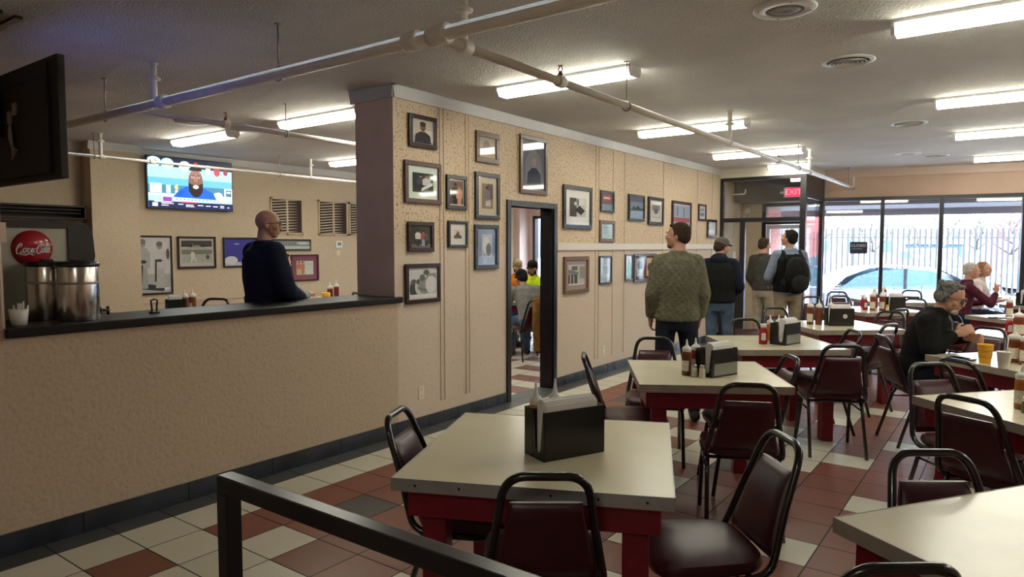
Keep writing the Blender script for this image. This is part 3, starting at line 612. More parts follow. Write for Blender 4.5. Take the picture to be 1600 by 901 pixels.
# exit sign
t = thing('exit_sign', 'white box with glowing red EXIT letters behind the entrance glass', 'exit sign', (1.03, 12.352, 2.505))
MB().bx(-.16, .125, .0, .045, -.085, .085, .006).build('box', M_white, t); MB().cone((-.16, .02, 0), (-.22, .02, 0), .02).build('bracket', M_white, t)
MB().bx(-.115, .118, -.002, .0, -.078, .078).build('face', mat('exit_red_face', (.45, .02, .05), .4, emis=.9), t)
text_mesh('letters', 'EXIT', .135, emitter('exit_letters_glow', (1.0, .10, .16), 1.6), t, (0, -.003, 0), (PI / 2, 0, 0), .001)
# hung television (seen from behind) and the lit one on the wall
t = thing('hung_television', 'black television hung from the ceiling, seen from behind at left', 'television', (-.565, 1.60, 2.28))
MB().bx(-.56, .52, -.02, .02, -.33, .33, .006).build('cabinet', mat('tv_back_black', (.012, .011, .010), .55, noise=.3, nscale=10), t)
mb = MB(); mb.bx(-.50, .42, -.045, -.015, -.30, .22, .01); mb.build('rear_cover', M_blackmat, t)
mb = MB()
for k in range(9): mb.bx(-.45 + k * .018, -.444 + k * .018, -.047, -.044, -.25, -.05)
mb.bx(.40, .405, -.03, -.02, -.3, .3); mb.build('vent_slots', M_black, t)
art([('r', 0, 0, 1, 1, (.10, .12, .55)), ('r', 0, .3, .6, .8, (.2, .3, .9))], 1.04, .62, 'screen', mat('blue_screen_glow', (.1, .1, .5), .3, attr=True, emis=.38), t, Matrix.Translation((-.02, .021, 0)) @ Matrix.Rotation(-PI / 2, 4, 'X') @ Matrix.Rotation(PI, 4, 'Z'))
for x, z in ((-.02, .08), (.06, .12)): MB().box((x - .06, -.05, z - .03), (.05, .012, .07), 0, .003).build('mount_pad', mat('grey_pad', (.42, .38, .34), .6), t)
mb = MB()
for k in range(5): mb.tube(bez((-.07, -.052, .02), (-.1 + .03 * k, -.07, -.10 - .01 * k), (.03 - .02 * k, -.055, -.15 - .012 * k), 8), .004, 6)
mb.build('cables', mat('cable_grey', (.55, .52, .5), .5), t)
mb = MB(); mb.bx(-.30, -.22, -.08, -.045, -.05, .61); mb.bx(-.45, .10, -.16, -.12, .592, .61); mb.bx(-.45, .06, -.05, -.01, .592, .61); mb.build('ceiling_mount', M_black, t)
t = thing('wall_television', 'lit television on the side room wall showing a bearded man in blue', 'television', (LX, 5.265, 2.46), 0)
MB().bx(.03, .075, -.63, .63, -.36, .36, .006).build('cabinet', M_black, t); MB().bx(0, .035, -.2, .2, -.15, .15).build('wall_mount', M_blackmat, t)
TVA = [('r', 0, 0, 1, 1, (.12, .42, .72)), ('r', 0, .80, 1, 1, (.012, .012, .03)), ('r', 0, .60, 1, .82, (.30, .68, .92)), ('r', 0, .46, 1, .60, (.10, .36, .52)), ('r', 0, .28, 1, .46, (.05, .16, .25)),
 ('e', .07, .90, .08, .10, (.45, .75, .9)), ('e', .22, .88, .075, .11, (.40, .70, .85)), ('e', .42, .85, .07, .11, (.42, .72, .88)), ('e', .70, .82, .03, .10, (.55, .6, .66)), ('e', .81, .80, .04, .10, (.40, .05, .08)), ('e', .92, .80, .03, .07, (.25, .03, .05)), ('e', .55, .93, .02, .03, (.3, .03, .03)),
 ('p', [(.06, .90), (.15, .82), (.16, .86), (.08, .94)], (.05, .2, .3)), ('r', .02, .30, .15, .48, (.55, .75, .88)), ('r', .20, .30, .25, .46, (.42, .72, .88)), ('p', [(.29, .44), (.33, .48), (.34, .40), (.31, .36)], (.62, .60, .15)), ('r', .30, .30, .34, .36, (.5, .7, .5)),
 ('r', .0, .20, 1, .29, (.50, .72, .88)), ('e', .82, .31, .055, .06, (.70, .78, .80)), ('r', .90, .26, 1, .46, (.70, .80, .85)), ('r', .92, .29, .99, .43, (.05, .12, .2)), ('r', .93, .36, .98, .40, (.5, .7, .8)),
 ('p', [(.26, .20), (.80, .20), (.76, .34), (.64, .44), (.44, .46), (.34, .36)], (.005, .09, .78)), ('p', [(.28, .20), (.36, .36), (.42, .36), (.36, .20)], (.004, .06, .58)),
 ('e', .545, .44, .085, .20, (.012, .008, .008)), ('e', .545, .58, .088, .23, (.17, .085, .065)), ('e', .545, .70, .07, .10, (.24, .125, .10)), ('p', [(.455, .70), (.475, .84), (.615, .84), (.635, .70), (.62, .78), (.47, .78)], (.02, .015, .015)),
 ('p', [(.457, .54), (.50, .50), (.59, .50), (.633, .54), (.63, .36), (.58, .28), (.51, .28), (.46, .36)], (.012, .008, .008)), ('e', .545, .455, .040, .05, (.20, .09, .08)), ('e', .545, .455, .032, .034, (.80, .82, .84)), ('p', [(.535, .66), (.555, .66), (.57, .56), (.52, .56)], (.26, .14, .11)),
 ('e', .512, .645, .018, .016, (.60, .58, .56)), ('e', .580, .645, .018, .016, (.60, .58, .56)), ('e', .512, .645, .008, .014, (.01, .01, .01)), ('e', .580, .645, .008, .014, (.01, .01, .01)), ('r', .492, .68, .53, .694, (.02, .015, .01)), ('r', .562, .68, .60, .694, (.02, .015, .01)),
 ('p', [(0, .14), (1, .10), (1, .20), (0, .24)], (.30, .52, .70)), ('r', .16, .13, .26, .22, (.22, .03, .30)), ('r', .28, .165, .92, .205, (.70, .80, .86)), ('r', .0, .0, 1, .135, (.006, .008, .05)), ('r', .38, .115, .55, .14, (.40, .02, .04)), ('r', .04, .03, .10, .10, (.65, .7, .72))] + \
 [('r', a, b, a + w, b + .018, (.55, .6, .68)) for a, b, w in ((.14, .085, .14), (.14, .045, .08), (.33, .08, .06), (.42, .07, .09), (.42, .04, .1), (.56, .07, .07), (.66, .065, .06), (.75, .06, .06), (.84, .075, .05), (.84, .045, .05), (.06, .115, .2), (.93, .05, .03))] + [('r', .30 + .045 * i, .175, .33 + .045 * i, .196, (.08, .14, .2)) for i in range(12)]
art(TVA, 1.235, .695, 'screen', M_screen, t, Matrix.Translation((.0765, 0, 0)) @ PX)
# ---------------------------------------------------------------- tables
TZ = .76
def make_table(label, loc, rz, S=.91, edge=None, top=None, screws=False):
    t = thing('dining_table', label, 'table', loc, rz, 'square tables with red wooden legs')
    h = S / 2
    MB().bx(-h + .003, h - .003, -h + .003, h - .003, TZ - .043, TZ, .002).build('tabletop', top or M_top2, t)
    mb = MB()
    for a, b, c, d in ((-h, h, -h, -h + .004), (-h, h, h - .004, h), (-h, -h + .004, -h, h), (h - .004, h, -h, h)): mb.bx(a, b, c, d, TZ - .046, TZ + .001)
    mb.build('edge_band', edge or M_edge, t)
    a = h - .045
    for x0, x1, y0, y1 in ((-a, a, -a, -a + .035), (-a, a, a - .035, a), (-a, -a + .035, -a + .035, a - .035), (a - .035, a, -a + .035, a - .035)): MB().bx(x0, x1, y0, y1, TZ - .15, TZ - .043, .003).build('apron', M_red, t)
    for sx in (-1, 1):
        for sy in (-1, 1):
            x, y = sx * (a - .085), sy * (a - .085); MB().bx(x - .045, x + .045, y - .045, y + .045, 0, TZ - .045, .005).build('leg', M_red, t)
    if screws:
        for k in range(6):
            x = -h + .09 + k * (S - .18) / 5
            mb = MB(); mb.cone((x, -h - .0015, TZ - .022), (x, -h, TZ - .022), .005, n=8); mb.build('screw', M_blackmat, t)
    return t
make_table('nearest cream topped red table with metal edge, big napkin caddy on it', (2.603, 2.332, 0), R(24.5), .985, M_alu, M_top, True)
TB = [('cream topped red table second from the camera, before the doorway side', 2.495, 4.335, 31, .90),
 ('cream topped red table third from the camera, ketchup bottle on it', 2.465, 6.065, 37, .90),
 ('cream topped red table fourth along the aisle, white logo caddy on it', 2.64, 7.80, 40, .91),
 ('far cream topped red table crowded with sauce bottles before the front windows', 2.67, 10.05, 43, .91),
 ('farthest cream topped red table right under the window decals', 2.62, 11.92, 30, .91),
 ('cream topped red table cut off by the lower right photo corner', 4.335, 2.345, 56, .91),
 ('cream topped red table on the right, second up from the lower right corner', 4.33, 4.37, 49, .91),
 ('cream topped red table where the man with glasses sits', 4.235, 6.10, 50, .91),
 ('sunlit cream topped red table behind the yellow cup', 4.25, 8.0, 46, .91),
 ('cream topped red table with glossy top behind the glasses man', 4.30, 9.85, 46, .91),
 ('far cream topped red table where the two people by the windows sit', 4.60, 11.95, 40, .91)]
for lb, x, y, r, s in TB: make_table(lb, (x, y, 0), R(r), s)
# ---------------------------------------------------------------- chairs
def make_chair(label):
    t = thing('dining_chair', label, 'chair', group='burgundy vinyl dining chairs')
    def sup(hw, hd, cy, z, n=28, e=4.0, taper=0.0):
        P = []
        for i in range(n):
            a = 2 * PI * i / n; c, s_ = math.cos(a), math.sin(a)
            x = math.copysign(abs(c) ** (2 / e), c); y = math.copysign(abs(s_) ** (2 / e), s_)
            P.append(V((x * hw * (1 + taper * y), cy + y * hd, z - .012 * max(0, y) ** 4)))
        return P
    mb = MB(); mb.grid([sup(.165, .165, .01, .425, taper=.05), sup(.205, .205, .01, .432, taper=.05), sup(.212, .212, .01, .455, taper=.05), sup(.205, .205, .01, .474, taper=.05), sup(.175, .175, .01, .484, taper=.05), sup(.08, .08, .01, .488, taper=.05)])
    autosmooth(mb.build('seat', M_vinyl, t), 50)
    # padded trapezoid back
    mb = MB(); rg = []
    for k in range(9):
        f = k / 8; z = .475 + .29 * f; y = -.208 - .100 * f; hw = .172 - .055 * f; th = .020 if 0 < k < 8 else .009
        bulge = .012 * math.sin(PI * f)
        P = []
        for i in range(20):
            a = 2 * PI * i / 20; c, s_ = math.cos(a), math.sin(a)
            P.append(V((math.copysign(abs(c) ** .4, c) * hw, y + math.copysign(abs(s_) ** .6, s_) * (th + (bulge if s_ > 0 else 0)) , z)))
        rg.append(P)
    mb.grid(rg); mb.build('backrest', M_vinyl, t)
    pts = [(-.200, .13, .418), (-.204, -.06, .416)] + bez((-.204, -.10, .416), (-.203, -.185, .420), (-.197, -.202, .48)) + [(-.165, -.255, .645)] + bez((-.142, -.306, .785), (-.127, -.334, .858), (-.06, -.335, .858), 8)
    full = pts + [(-x, y, z) for x, y, z in [tuple(p) for p in pts[::-1]]]
    MB().tube(full, .0145, 10).build('back_frame', M_tube, t)
    mb = MB()
    for s in (-1, 1): mb.tube([(s * .19, .17, .41), (s * .198, 0, .412), (s * .19, -.16, .41)], .011, 8)
    mb.tube([(-.19, .15, .408), (.19, .15, .408)], .010, 8); mb.tube([(-.19, -.13, .408), (.19, -.13, .408)], .010, 8); mb.build('seat_frame', M_tube, t)
    for s in (-1, 1):
        MB().tube([(s * .185, .10, .412), (s * .188, .145, .40), (s * .191, .165, .36), (s * .20, .215, .0)], .0125, 10).build('leg', M_tube, t)
        MB().tube([(s * .185, -.07, .412), (s * .187, -.125, .40), (s * .190, -.15, .36), (s * .198, -.265, .0)], .0125, 10).build('leg', M_tube, t)
        MB().tube([(s * .192, .168, .34), (s * .192, -.157, .34)], .007, 8).build('stretcher', M_tube, t)
    return t
CHS = [
 ('burgundy chair at the left end of the nearest table, back edge towards us', 2.265, 2.234, 25.0),
 ('burgundy chair in the middle foreground seen from behind at the nearest table', 2.758, 2.05, 126),
 ('burgundy chair right of the nearest table, angled towards it with seat visible', 3.194, 2.455, 222.0),
 ('burgundy chair seen edge on at left of the second table, near the doorway', 2.11, 4.12, 29),
 ('burgundy chair on the far wall side of the second table', 1.99, 4.72, -64),
 ('burgundy chair seen from behind at the front right of the second table', 2.883, 3.903, 115.0),
 ('burgundy chair whose hoop shows at the right edge of the second table', 2.690, 4.500, 214.0),
 ('burgundy chair seen from behind at the front of the third table', 2.994, 5.737, 116.0),
 ('burgundy chair whose hoop shows at the right edge of the third table', 2.756, 6.279, 214.0),
 ('burgundy chair on the far wall side of the third table beside the ketchup', 2.19, 6.6, -50),
 ('burgundy chair behind the sauce bottles, far side of the fourth table', 2.063, 8.092, -50.0),
 ('burgundy chair turned sideways at the front right of the fourth table', 2.903, 7.299, 160.0),
 ('burgundy chair behind the right edge of the fourth table', 2.977, 8.264, -100.0),
 ('burgundy chair leaning dark beside the glasses man, far aisle side', 2.80, 9.15, 150),
 ('burgundy chair at the left far side of the farthest window table', 1.96, 11.6, -70),
 ('burgundy chair at the left of the far bottle crowded table, nearer hoop', 1.960, 10.227, -57.0),
 ('burgundy chair at the left of the far bottle crowded table, farther hoop', 2.24, 10.62, -60),
 ('burgundy chair before the window decals, farther of the two there', 2.741, 12.659, -95.0),
 ('burgundy chair before the window decals, nearer of the two there', 2.980, 10.545, -100.0),
 ('burgundy chair on the far aisle side of the lower right corner table', 4.094, 2.51, -55),
 ('burgundy chair hoop at the very bottom right corner of the photo', 3.74, 2.0, 128),
 ('large dark chair back seen from behind on the right, nearer aisle side', 4.106, 4.174, 62.0),
 ('burgundy chair with red front face on the far aisle side of the second right table', 3.945, 4.653, -47.0),
 ('burgundy chair seen from behind in front of the phone on the right', 4.06, 5.4, 50),
 ('burgundy chair the man with glasses sits on', 3.56, 6.38, 30),
 ('burgundy chair hoop behind the yellow cup', 3.82, 7.1, -115),
 ('narrow burgundy chair seen edge on behind the glasses man face', 3.70, 9.15, 60),
 ('burgundy chair close behind the woman in maroon by the windows', 3.579, 11.789, 18.0),
 ('burgundy chair in the side room left of the sauce bottles', -2.51, 3.72, -60, .17),
 ('burgundy chair in the side room nearest the steel urns', -2.06, 2.83, 120, .17),
 ('burgundy chair seen through the doorway under the person in grey, brown coat on it', -1.36, 7.92, 145)]
ch0 = None
for i, (lb, x, y, r, *zz) in enumerate(CHS):
    zc = zz[0] if zz else 0
    if ch0 is None: ch0 = make_chair(lb); ch0.location = (x, y, 0); ch0.rotation_euler = (0, 0, R(r - 90))
    else: dup(ch0, (x, y, zc), R(r - 90), lb)
# ---------------------------------------------------------------- condiments
def squeeze(label, loc, m, h=.20, r=.030, cat='sauce bottle', lab=True, grp='sauce squeeze bottles', rz=0):
    t = thing('sauce_bottle', label, cat, loc, rz, grp)
    b = h * .74
    MB().lathe([(0, 0), (r * .9, 0), (r, .006), (r, b - .02), (r * .93, b - .006), (r * .8, b), (0, b)], n=20).build('bottle_body', m, t)
    MB().lathe([(r * .86, b - .004), (r * .95, b), (r * .97, b + .018), (r * .80, b + .024), (r * .45, b + .032), (.010, b + .038), (.007, b + .050), (.0035, h + .02), (0, h + .02)], n=20).build('nozzle_cap', M_cap, t)
    if lab:
        mb = MB(); rg = []
        for z in (.03, b * .62): rg.append([V(((r + .0008) * math.cos(a), (r + .0008) * math.sin(a), z)) for a in [R(-150 + 120 * k / 12) for k in range(13)]])
        mb.grid(rg, closed=False, caps=False); mb.build('label', M_label, t)
    return t
def ketchup(label, loc, rz=0):
    t = thing('ketchup_bottle', label, 'ketchup bottle', loc, rz, 'red ketchup bottles')
    MB().lathe([(0, 0), (.031, 0), (.034, .006), (.032, .05), (.033, .09), (.029, .125), (.020, .140), (0, .141)], n=20, sx=1.05, sy=.75).build('bottle_body', M_ketchup, t)
    MB().lathe([(0, .140), (.025, .140), (.026, .168), (.022, .172), (0, .172)], n=20, sx=1, sy=.8).build('cap', M_white, t)
    mb = MB(); 
    P = [(-.013, .035), (.013, .035), (.021, .05), (.016, .056), (.018, .088), (.010, .097), (-.010, .097), (-.018, .088), (-.016, .056), (-.021, .05)]
    mb.grid([[V((x, -.0272 + 8.5 * x * x + yo, z)) for x, z in P] for yo in (0, -.0012)], smooth=False); mb.build('label', M_white, t)
    art([('r', .40, .55, .60, .62, (.3, .3, .28)), ('e', .5, .75, .12, .10, (.16, .18, .14)), ('r', .15, .28, .85, .33, (.1, .1, .1)), ('r', .25, .2, .75, .22, (.1, .1, .1))], .03, .055, 'label_print', M_art, t, Matrix.Translation((0, -.0288, .064)) @ Matrix.Rotation(PI / 2, 4, 'X'))
    return t
def shaker(label, loc, m=None, capm=None):
    t = thing('salt_shaker', label, 'shaker', loc, 0, 'small shakers on the tables')
    MB().lathe([(0, 0), (.019, 0), (.021, .004), (.019, .055), (.016, .06), (0, .06)], n=14).build('jar', m or M_label, t)
    MB().lathe([(0, .060), (.018, .059), (.018, .074), (.012, .082), (0, .084)], n=14).build('lid', capm or M_steel, t)
    return t
def caddy(label, loc, rz, L=.28, W=.135, Hc=.185, napkin=True, sticker=None, slot=True):
    t = thing('napkin_caddy', label, 'napkin holder', loc, rz, 'black napkin caddies')
    th = .004; mb = MB(); mb.bx(-L / 2, L / 2, -W / 2, W / 2, 0, .006)
    mb.bx(-L / 2, L / 2, -W / 2, -W / 2 + th, 0, Hc); mb.bx(-L / 2, L / 2, W / 2 - th, W / 2, 0, Hc); mb.bx(-L / 2, L / 2, W * .06, W * .06 + th, 0, Hc)
    mb.bx(L / 2 - th, L / 2, -W / 2, W / 2, 0, Hc)
    mb.build('holder', M_caddy, t)
    # end panel with a deep rounded slot in front of the napkins
    c0, c1 = -W / 2, W / 2; s0, s1 = -W * .40, W * .02
    P = [(c0, 0), (c1, 0), (c1, Hc), (s1 + .008, Hc), (s1, Hc * .8), (s1 - .008, Hc * .45)] + [((s0 + s1) / 2 + (s1 - s0) * .33 * math.cos(a), Hc * .30 + .03 * math.sin(a)) for a in [-.3 - (PI - .6) * k / 6 for k in range(7)]] + [(s0 + .008, Hc * .45), (s0, Hc * .8), (s0 - .004, Hc), (c0, Hc)]
    bm = MB(); bm.prism(P, 'x', -L / 2, -L / 2 + th); bm.build('slotted_end', M_caddy, t)
    if napkin:
        n = MB(); random.seed(3)
        y0, y1 = -W / 2 + th + .004, W * .06 - .003
        for k in range(9):
            yy0 = y0 + (y1 - y0) * k / 9; yy1 = y0 + (y1 - y0) * (k + .9) / 9; zt = Hc + .022 + .020 * math.sin(PI * (k + .5) / 9) + random.uniform(-.002, .002)
            n.bx(-L / 2 + .012 + random.uniform(0, .005), L / 2 - .03, yy0, yy1, .01, zt, .002)
        n.build('napkins', M_paper, t)
    if sticker == 'round':
        mb = MB(); mb.cone((.03, -W / 2 - .001, .10), (.03, -W / 2, .10), .022, n=20); mb.build('round_sticker', M_white, t)
        art([('e', .5, .5, .34, .34, (.05, .07, .06)), ('r', .40, .30, .60, .7, (.7, .7, .7))], .03, .03, 'sticker_print', M_art, t, Matrix.Translation((.03, -W / 2 - .0015, .10)) @ Matrix.Rotation(PI / 2, 4, 'X'))
    if sticker == 'band':
        mb = MB(); mb.bx(-L / 2 + .02, L / 2 - .004, -W / 2 - .001, -W / 2, .012, .085); mb.build('card_insert', mat('card_grey', (.22, .22, .19), .35, coat=.4), t)
    return t
# caddy long axis follows local x; the slotted end is at -x, the plain face at -y
caddy('large black napkin caddy full of white napkins on the nearest table', (2.695, 2.305, TZ), R(66), .285, .145, .19)
def place_in(c, rz, dx, dy): return (c[0] + dx * math.cos(rz) - dy * math.sin(rz), c[1] + dx * math.sin(rz) + dy * math.cos(rz), TZ)
def pin(c, rz, dx, dy, z=.007): p = place_in(c, R(rz), dx, dy); return (p[0], p[1], TZ + z)
c = (2.695, 2.305)
squeeze('sauce bottle with orange brown sauce in the nearest caddy, left one', pin(c, 66, -.110, .040), M_sauce2, .265, .027, lab=False)
squeeze('sauce bottle in the nearest caddy, mostly hidden by napkins, right one', pin(c, 66, -.02, .040), M_sauce, .265, .027, lab=False)
caddy('black napkin caddy with grey card on the second table', (2.60, 4.30, TZ), R(70), .24, .135, .175, sticker='band')
squeeze('tall brown sauce bottle with white label on the second table', (2.45, 4.175, TZ), M_sauce, .21, .030, rz=R(-10))
squeeze('red brown sauce bottle half hidden behind the second table caddy', (2.47, 4.275, TZ), M_sauce3, .21, .030)
shaker('small shaker in front of the tall brown bottle on the second table', (2.512, 4.152, TZ))
t = shaker('small metal topped pepper shaker beside the second table caddy', (2.565, 4.146, TZ), M_plate)
ketchup('red ketchup bottle with white label on the third table', (2.43, 5.90, TZ), R(25))
caddy('black napkin caddy with napkin in its slot on the third table', (2.575, 6.03, TZ), R(75), .24, .14, .18, sticker='band')
squeeze('orange sauce bottle at the left of the third table cluster', (2.41, 6.17, TZ), M_sauce2, .20, .030, lab=False)
squeeze('orange sauce bottle in the middle of the third table cluster', (2.46, 6.26, TZ), M_sauce2, .20, .030, lab=False)
squeeze('brown sauce bottle at the right of the third table cluster', (2.52, 6.22, TZ), M_sauce3, .20, .030, lab=False)
caddy('black napkin caddy with round white sticker on the fourth table', (2.66, 7.78, TZ), R(36), .25, .14, .18, sticker='round')
squeeze('tall brown sauce bottle at left of the fourth table cluster', (2.395, 7.70, TZ), M_sauce, .25, .034)
squeeze('tall brown sauce bottle beside the round sticker caddy', (2.475, 7.72, TZ), M_sauce, .25, .034, lab=False)
squeeze('tall brown sauce bottle behind the round sticker caddy', (2.55, 7.92, TZ), M_sauce3, .25, .034, lab=False)
ketchup('front ketchup bottle at the left of the far bottle cluster', (2.575, 9.86, TZ), R(30))
ketchup('rear ketchup bottle at the left of the far bottle cluster', (2.50, 10.2, TZ), R(30))
squeeze('left red brown sauce bottle at the front of the far cluster', (2.665, 9.84, TZ), M_sauce3, .25, .036)
squeeze('right red brown sauce bottle at the front of the far cluster', (2.765, 9.90, TZ), M_sauce3, .25, .036)
squeeze('red brown sauce bottle at the back left of the far cluster', (2.63, 10.25, TZ), M_sauce3, .25, .036, lab=False)
squeeze('red brown sauce bottle at the back right of the far cluster', (2.72, 10.30, TZ), M_sauce3, .25, .036, lab=False)
shaker('small yellow capped shaker beside the far cluster', (2.835, 9.84, TZ), M_label, M_yellow)
caddy('black napkin caddy at the right of the far bottle cluster', (2.90, 9.98, TZ), R(40), .2, .13, .18)
ketchup('ketchup bottle on the farthest table under the window', (2.40, 11.8, TZ), R(30))
squeeze('sauce bottle on the farthest table under the window', (2.52, 11.86, TZ), M_sauce3, .22, .034)
# right hand tables
t = thing('yellow_cup', 'yellow plastic drink cup before the man with glasses', 'cup', (3.975, 5.86, TZ))
MB().lathe([(0, 0), (.034, 0), (.036, .004), (.049, .128), (.051, .132), (.048, .132), (.035, .008), (0, .008)], n=24).build('cup', M_yellow, t)
mb = MB()
for z in (.04, .055, .09): mb.lathe([(.0365 + z * .101, z), (.0385 + z * .101, z + .002), (.0372 + z * .101, z + .008)], n=24)
mb.build('printed_band', mat('amber_print', (.55, .20, .01), .4), t)
t = thing('foam_cup', 'white foam cup with straw beside the yellow cup', 'cup', (4.085, 5.68, TZ))
MB().lathe([(0, 0), (.030, 0), (.032, .004), (.044, .108), (.047, .112), (.042, .112), (.030, .008), (0, .008)], n=24).build('cup', M_foam, t)
MB().lathe([(0, .09), (.041, .09)], n=20).build('drink', mat('brown_drink', (.08, .03, .01), .1), t); MB().tube([(.005, .0, .02), (.02, .012, .20)], .0035, 8).build('straw', M_white, t)
t = thing('mobile_phone', 'black phone lying in front of the man with glasses', 'phone', (3.83, 5.93, TZ + .0015), R(-28)); MB().bx(-.085, .085, -.045, .045, 0, .012, .004).build('body', M_black, t); MB().bx(-.075, .075, -.038, .038, .012, .0125).build('screen', mat('phone_glass', (.02, .02, .025), .06, coat=1), t)
squeeze('dark sauce bottle with label right behind the foam cup, left one', (4.14, 6.02, TZ), M_sauce, .23, .040)
squeeze('dark sauce bottle right behind the foam cup, at the photo edge', (4.205, 5.93, TZ), M_sauce, .23, .040)
squeeze('labelled brown sauce bottle at the right photo edge on the second right table', (4.172, 4.30, TZ), M_sauce2, .21, .031, rz=R(-20))
shaker('green shaker at the right photo edge before the labelled sauce bottle', (4.192, 4.20, TZ), M_green)
caddy('black napkin caddy on the second right table, outside the photo edge', (4.36, 4.42, TZ), R(60), .24, .14, .18)
ketchup('ketchup bottle standing on the sunlit table behind the yellow cup', (4.10, 7.82, TZ), R(20))
squeeze('large sauce bottle with green label on the sunlit table', (4.17, 7.75, TZ), M_sauce3, .25, .045)
squeeze('sauce bottle standing at the right of the glossy table', (4.09, 9.72, TZ), M_sauce3, .25, .036)
t = thing('mobile_phone', 'black phone on the glossy table before the windows', 'phone', (3.98, 9.62, TZ + .0015), R(30)); MB().bx(-.08, .08, -.04, .04, 0, .012, .004).build('body', M_black, t); MB().bx(-.07, .07, -.034, .034, .012, .0125).build('screen', MATS['phone_glass'], t)
caddy('black napkin caddy on the far table of the two people', (4.30, 11.95, TZ), R(40), .28, .14, .18)
shaker('dark green jar on the far table of the two people', (4.29, 11.80, TZ), M_green)
squeeze('sauce bottle on the far table of the two people, left one', (4.40, 11.72, TZ), M_sauce3, .24, .036)
squeeze('sauce bottle on the far table of the two people, right one', (4.47, 11.64, TZ), M_sauce3, .24, .036)
# ---------------------------------------------------------------- railing in front
t = thing('hand_rail', 'black square steel railing crossing the lower left foreground', 'railing', (0, 1.125, 0))
MB().bx(2.225, 4.3, -.026, .026, .852, .902, .006).build('top_rail', M_black, t)
for x in (2.25, 4.27): MB().bx(x - .025, x + .025, -.025, .025, 0, .853, .003).build('post', M_black, t)
# ---------------------------------------------------------------- counter and drinks
CT = 1.165
def urn(label, y, x=-.13):
    t = thing('tea_urn', label, 'drink dispenser', (x, y, CT), 0, 'steel drink urns')
    MB().lathe([(0, 0), (.104, 0), (.106, .004), (.106, .30), (.104, .305), (0, .305)], n=40, sx=1, sy=.98).build('tank', M_steel, t)
    MB().lathe([(.1063, .205), (.1075, .207), (.1075, .217), (.1063, .219)], n=40, sy=.98).build('seam_band', M_steel2, t)
    MB().lathe([(.108, .303), (.112, .308), (.112, .322), (.104, .330), (0, .333)], n=40, sy=.98).build('lid', M_black, t)
    MB().bx(-.02, .02, -.03, .03, .331, .343, .004).build('lid_knob', M_black, t)
    mb = MB(); mb.lathe([(0, .0), (.02, 0), (.022, .008), (.016, .012), (0, .012)], (0, 0, 0), 14, M=Matrix.Rotation(-PI / 2, 3, 'X')); mb.cone((0, .0, 0), (0, .05, -.005), .009); mb.cone((0, .05, -.03), (0, .05, .02), .009)
    o = mb.build('tap', M_black, t); o.location = (0, .104, .05)
    art([('e', .5, .5, .5, .5, (.03, .10, .35))], .03, .07, 'blue_sticker', M_art, t, Matrix.Translation((.0752, .0745, .17)) @ Matrix.Rotation(R(135), 4, 'Z') @ Matrix.Rotation(PI / 2, 4, 'X'))
    return t
urn('right steel drink urn with blue sticker on the black counter', 1.675)
urn('left steel drink urn half hidden behind the right one on the counter', 1.60, -.345)
# small stainless back counter that carries the soda machine
t = thing('back_counter', 'steel counter inside the side room carrying the soda machine', 'counter', (-.84, 1.55, 0))
MB().bx(-.34, .34, -.6, .6, .86, .90, .004).build('worktop', M_steel2, t); MB().bx(-.32, .32, -.58, .58, .08, .86).build('cabinet', M_steel2, t); MB().bx(-.28, .28, -.55, .55, 0, .08).build('plinth', M_blackmat, t)
t = thing('soda_machine', 'steel soda machine with round red logo disc behind the counter', 'drink dispenser', (-.77, 1.59, .90))
MB().bx(-.26, .26, -.20, .20, .0, .79, .004).build('side_cabinet', mat('machine_panel', (.40, .40, .34), .38, .35, noise=.12, nscale=4), t)
mb = MB(); P = [(.185, .49), (.22, .49), (.27, .46), (.31, .50), (.335, .62), (.325, .75), (.29, .82), (.10, .84), (-.20, .83), (-.20, .79), (.185, .79)]
mb.prism(P, 'x', -.272, .272); autosmooth(mb.build('black_hood', mat('hood_black', (.013, .014, .015), .35), t), 25)
MB().bx(-.24, .24, .22, .40, .0, .05, .004).build('drip_tray', M_blackmat, t)
for k in range(4): MB().cone((-.18 + .12 * k, .30, .39), (-.18 + .12 * k, .30, .455), .016, .02).build('nozzle', M_black, t)
dm = MB(); dm.lathe([(0, .026), (.035, .025), (.076, .020), (.101, .009), (.106, 0)], (0, 0, 0), 40)
disc = dm.build('logo_disc', mat('logo_red', (.45, .010, .022), .22, coat=.6), t); DM = PX
disc.data.transform(Matrix.Translation((.262, .0, .670)) @ DM)
def script(strokes, s, name, parent, M, m):
    mb = MB()
    for st in strokes:
        pts = []
        for i in range(len(st) - 1):       # Catmull-Rom through the pen points
            p0, p1, p2, p3 = [V((*st[max(0, min(len(st) - 1, q))][:2], 0)) for q in (i - 1, i, i + 1, i + 2)]
            for k in range(6):
                u = k / 6; pts.append(.5 * ((2 * p1) + (p2 - p0) * u + (2 * p0 - 5 * p1 + 4 * p2 - p3) * u * u + (3 * p1 - p0 - 3 * p2 + p3) * u ** 3))
        pts.append(V((*st[-1][:2], 0)))
        def dome(x, y): r = math.hypot(x * s, y * s); return .0266 - 1.25 * r * r
        q = []
        for p in pts:
            x = p.x + .18 * p.y; y = p.y
            q.append(M @ V((x * s, y * s, dome(x, y))))
        n = len(q); mb.tube(q, [(.0030 + .0022 * abs(math.sin(PI * k / max(1, n - 1) * 1.5))) for k in range(n)], 8, .9)
    return mb.build(name, m, parent)
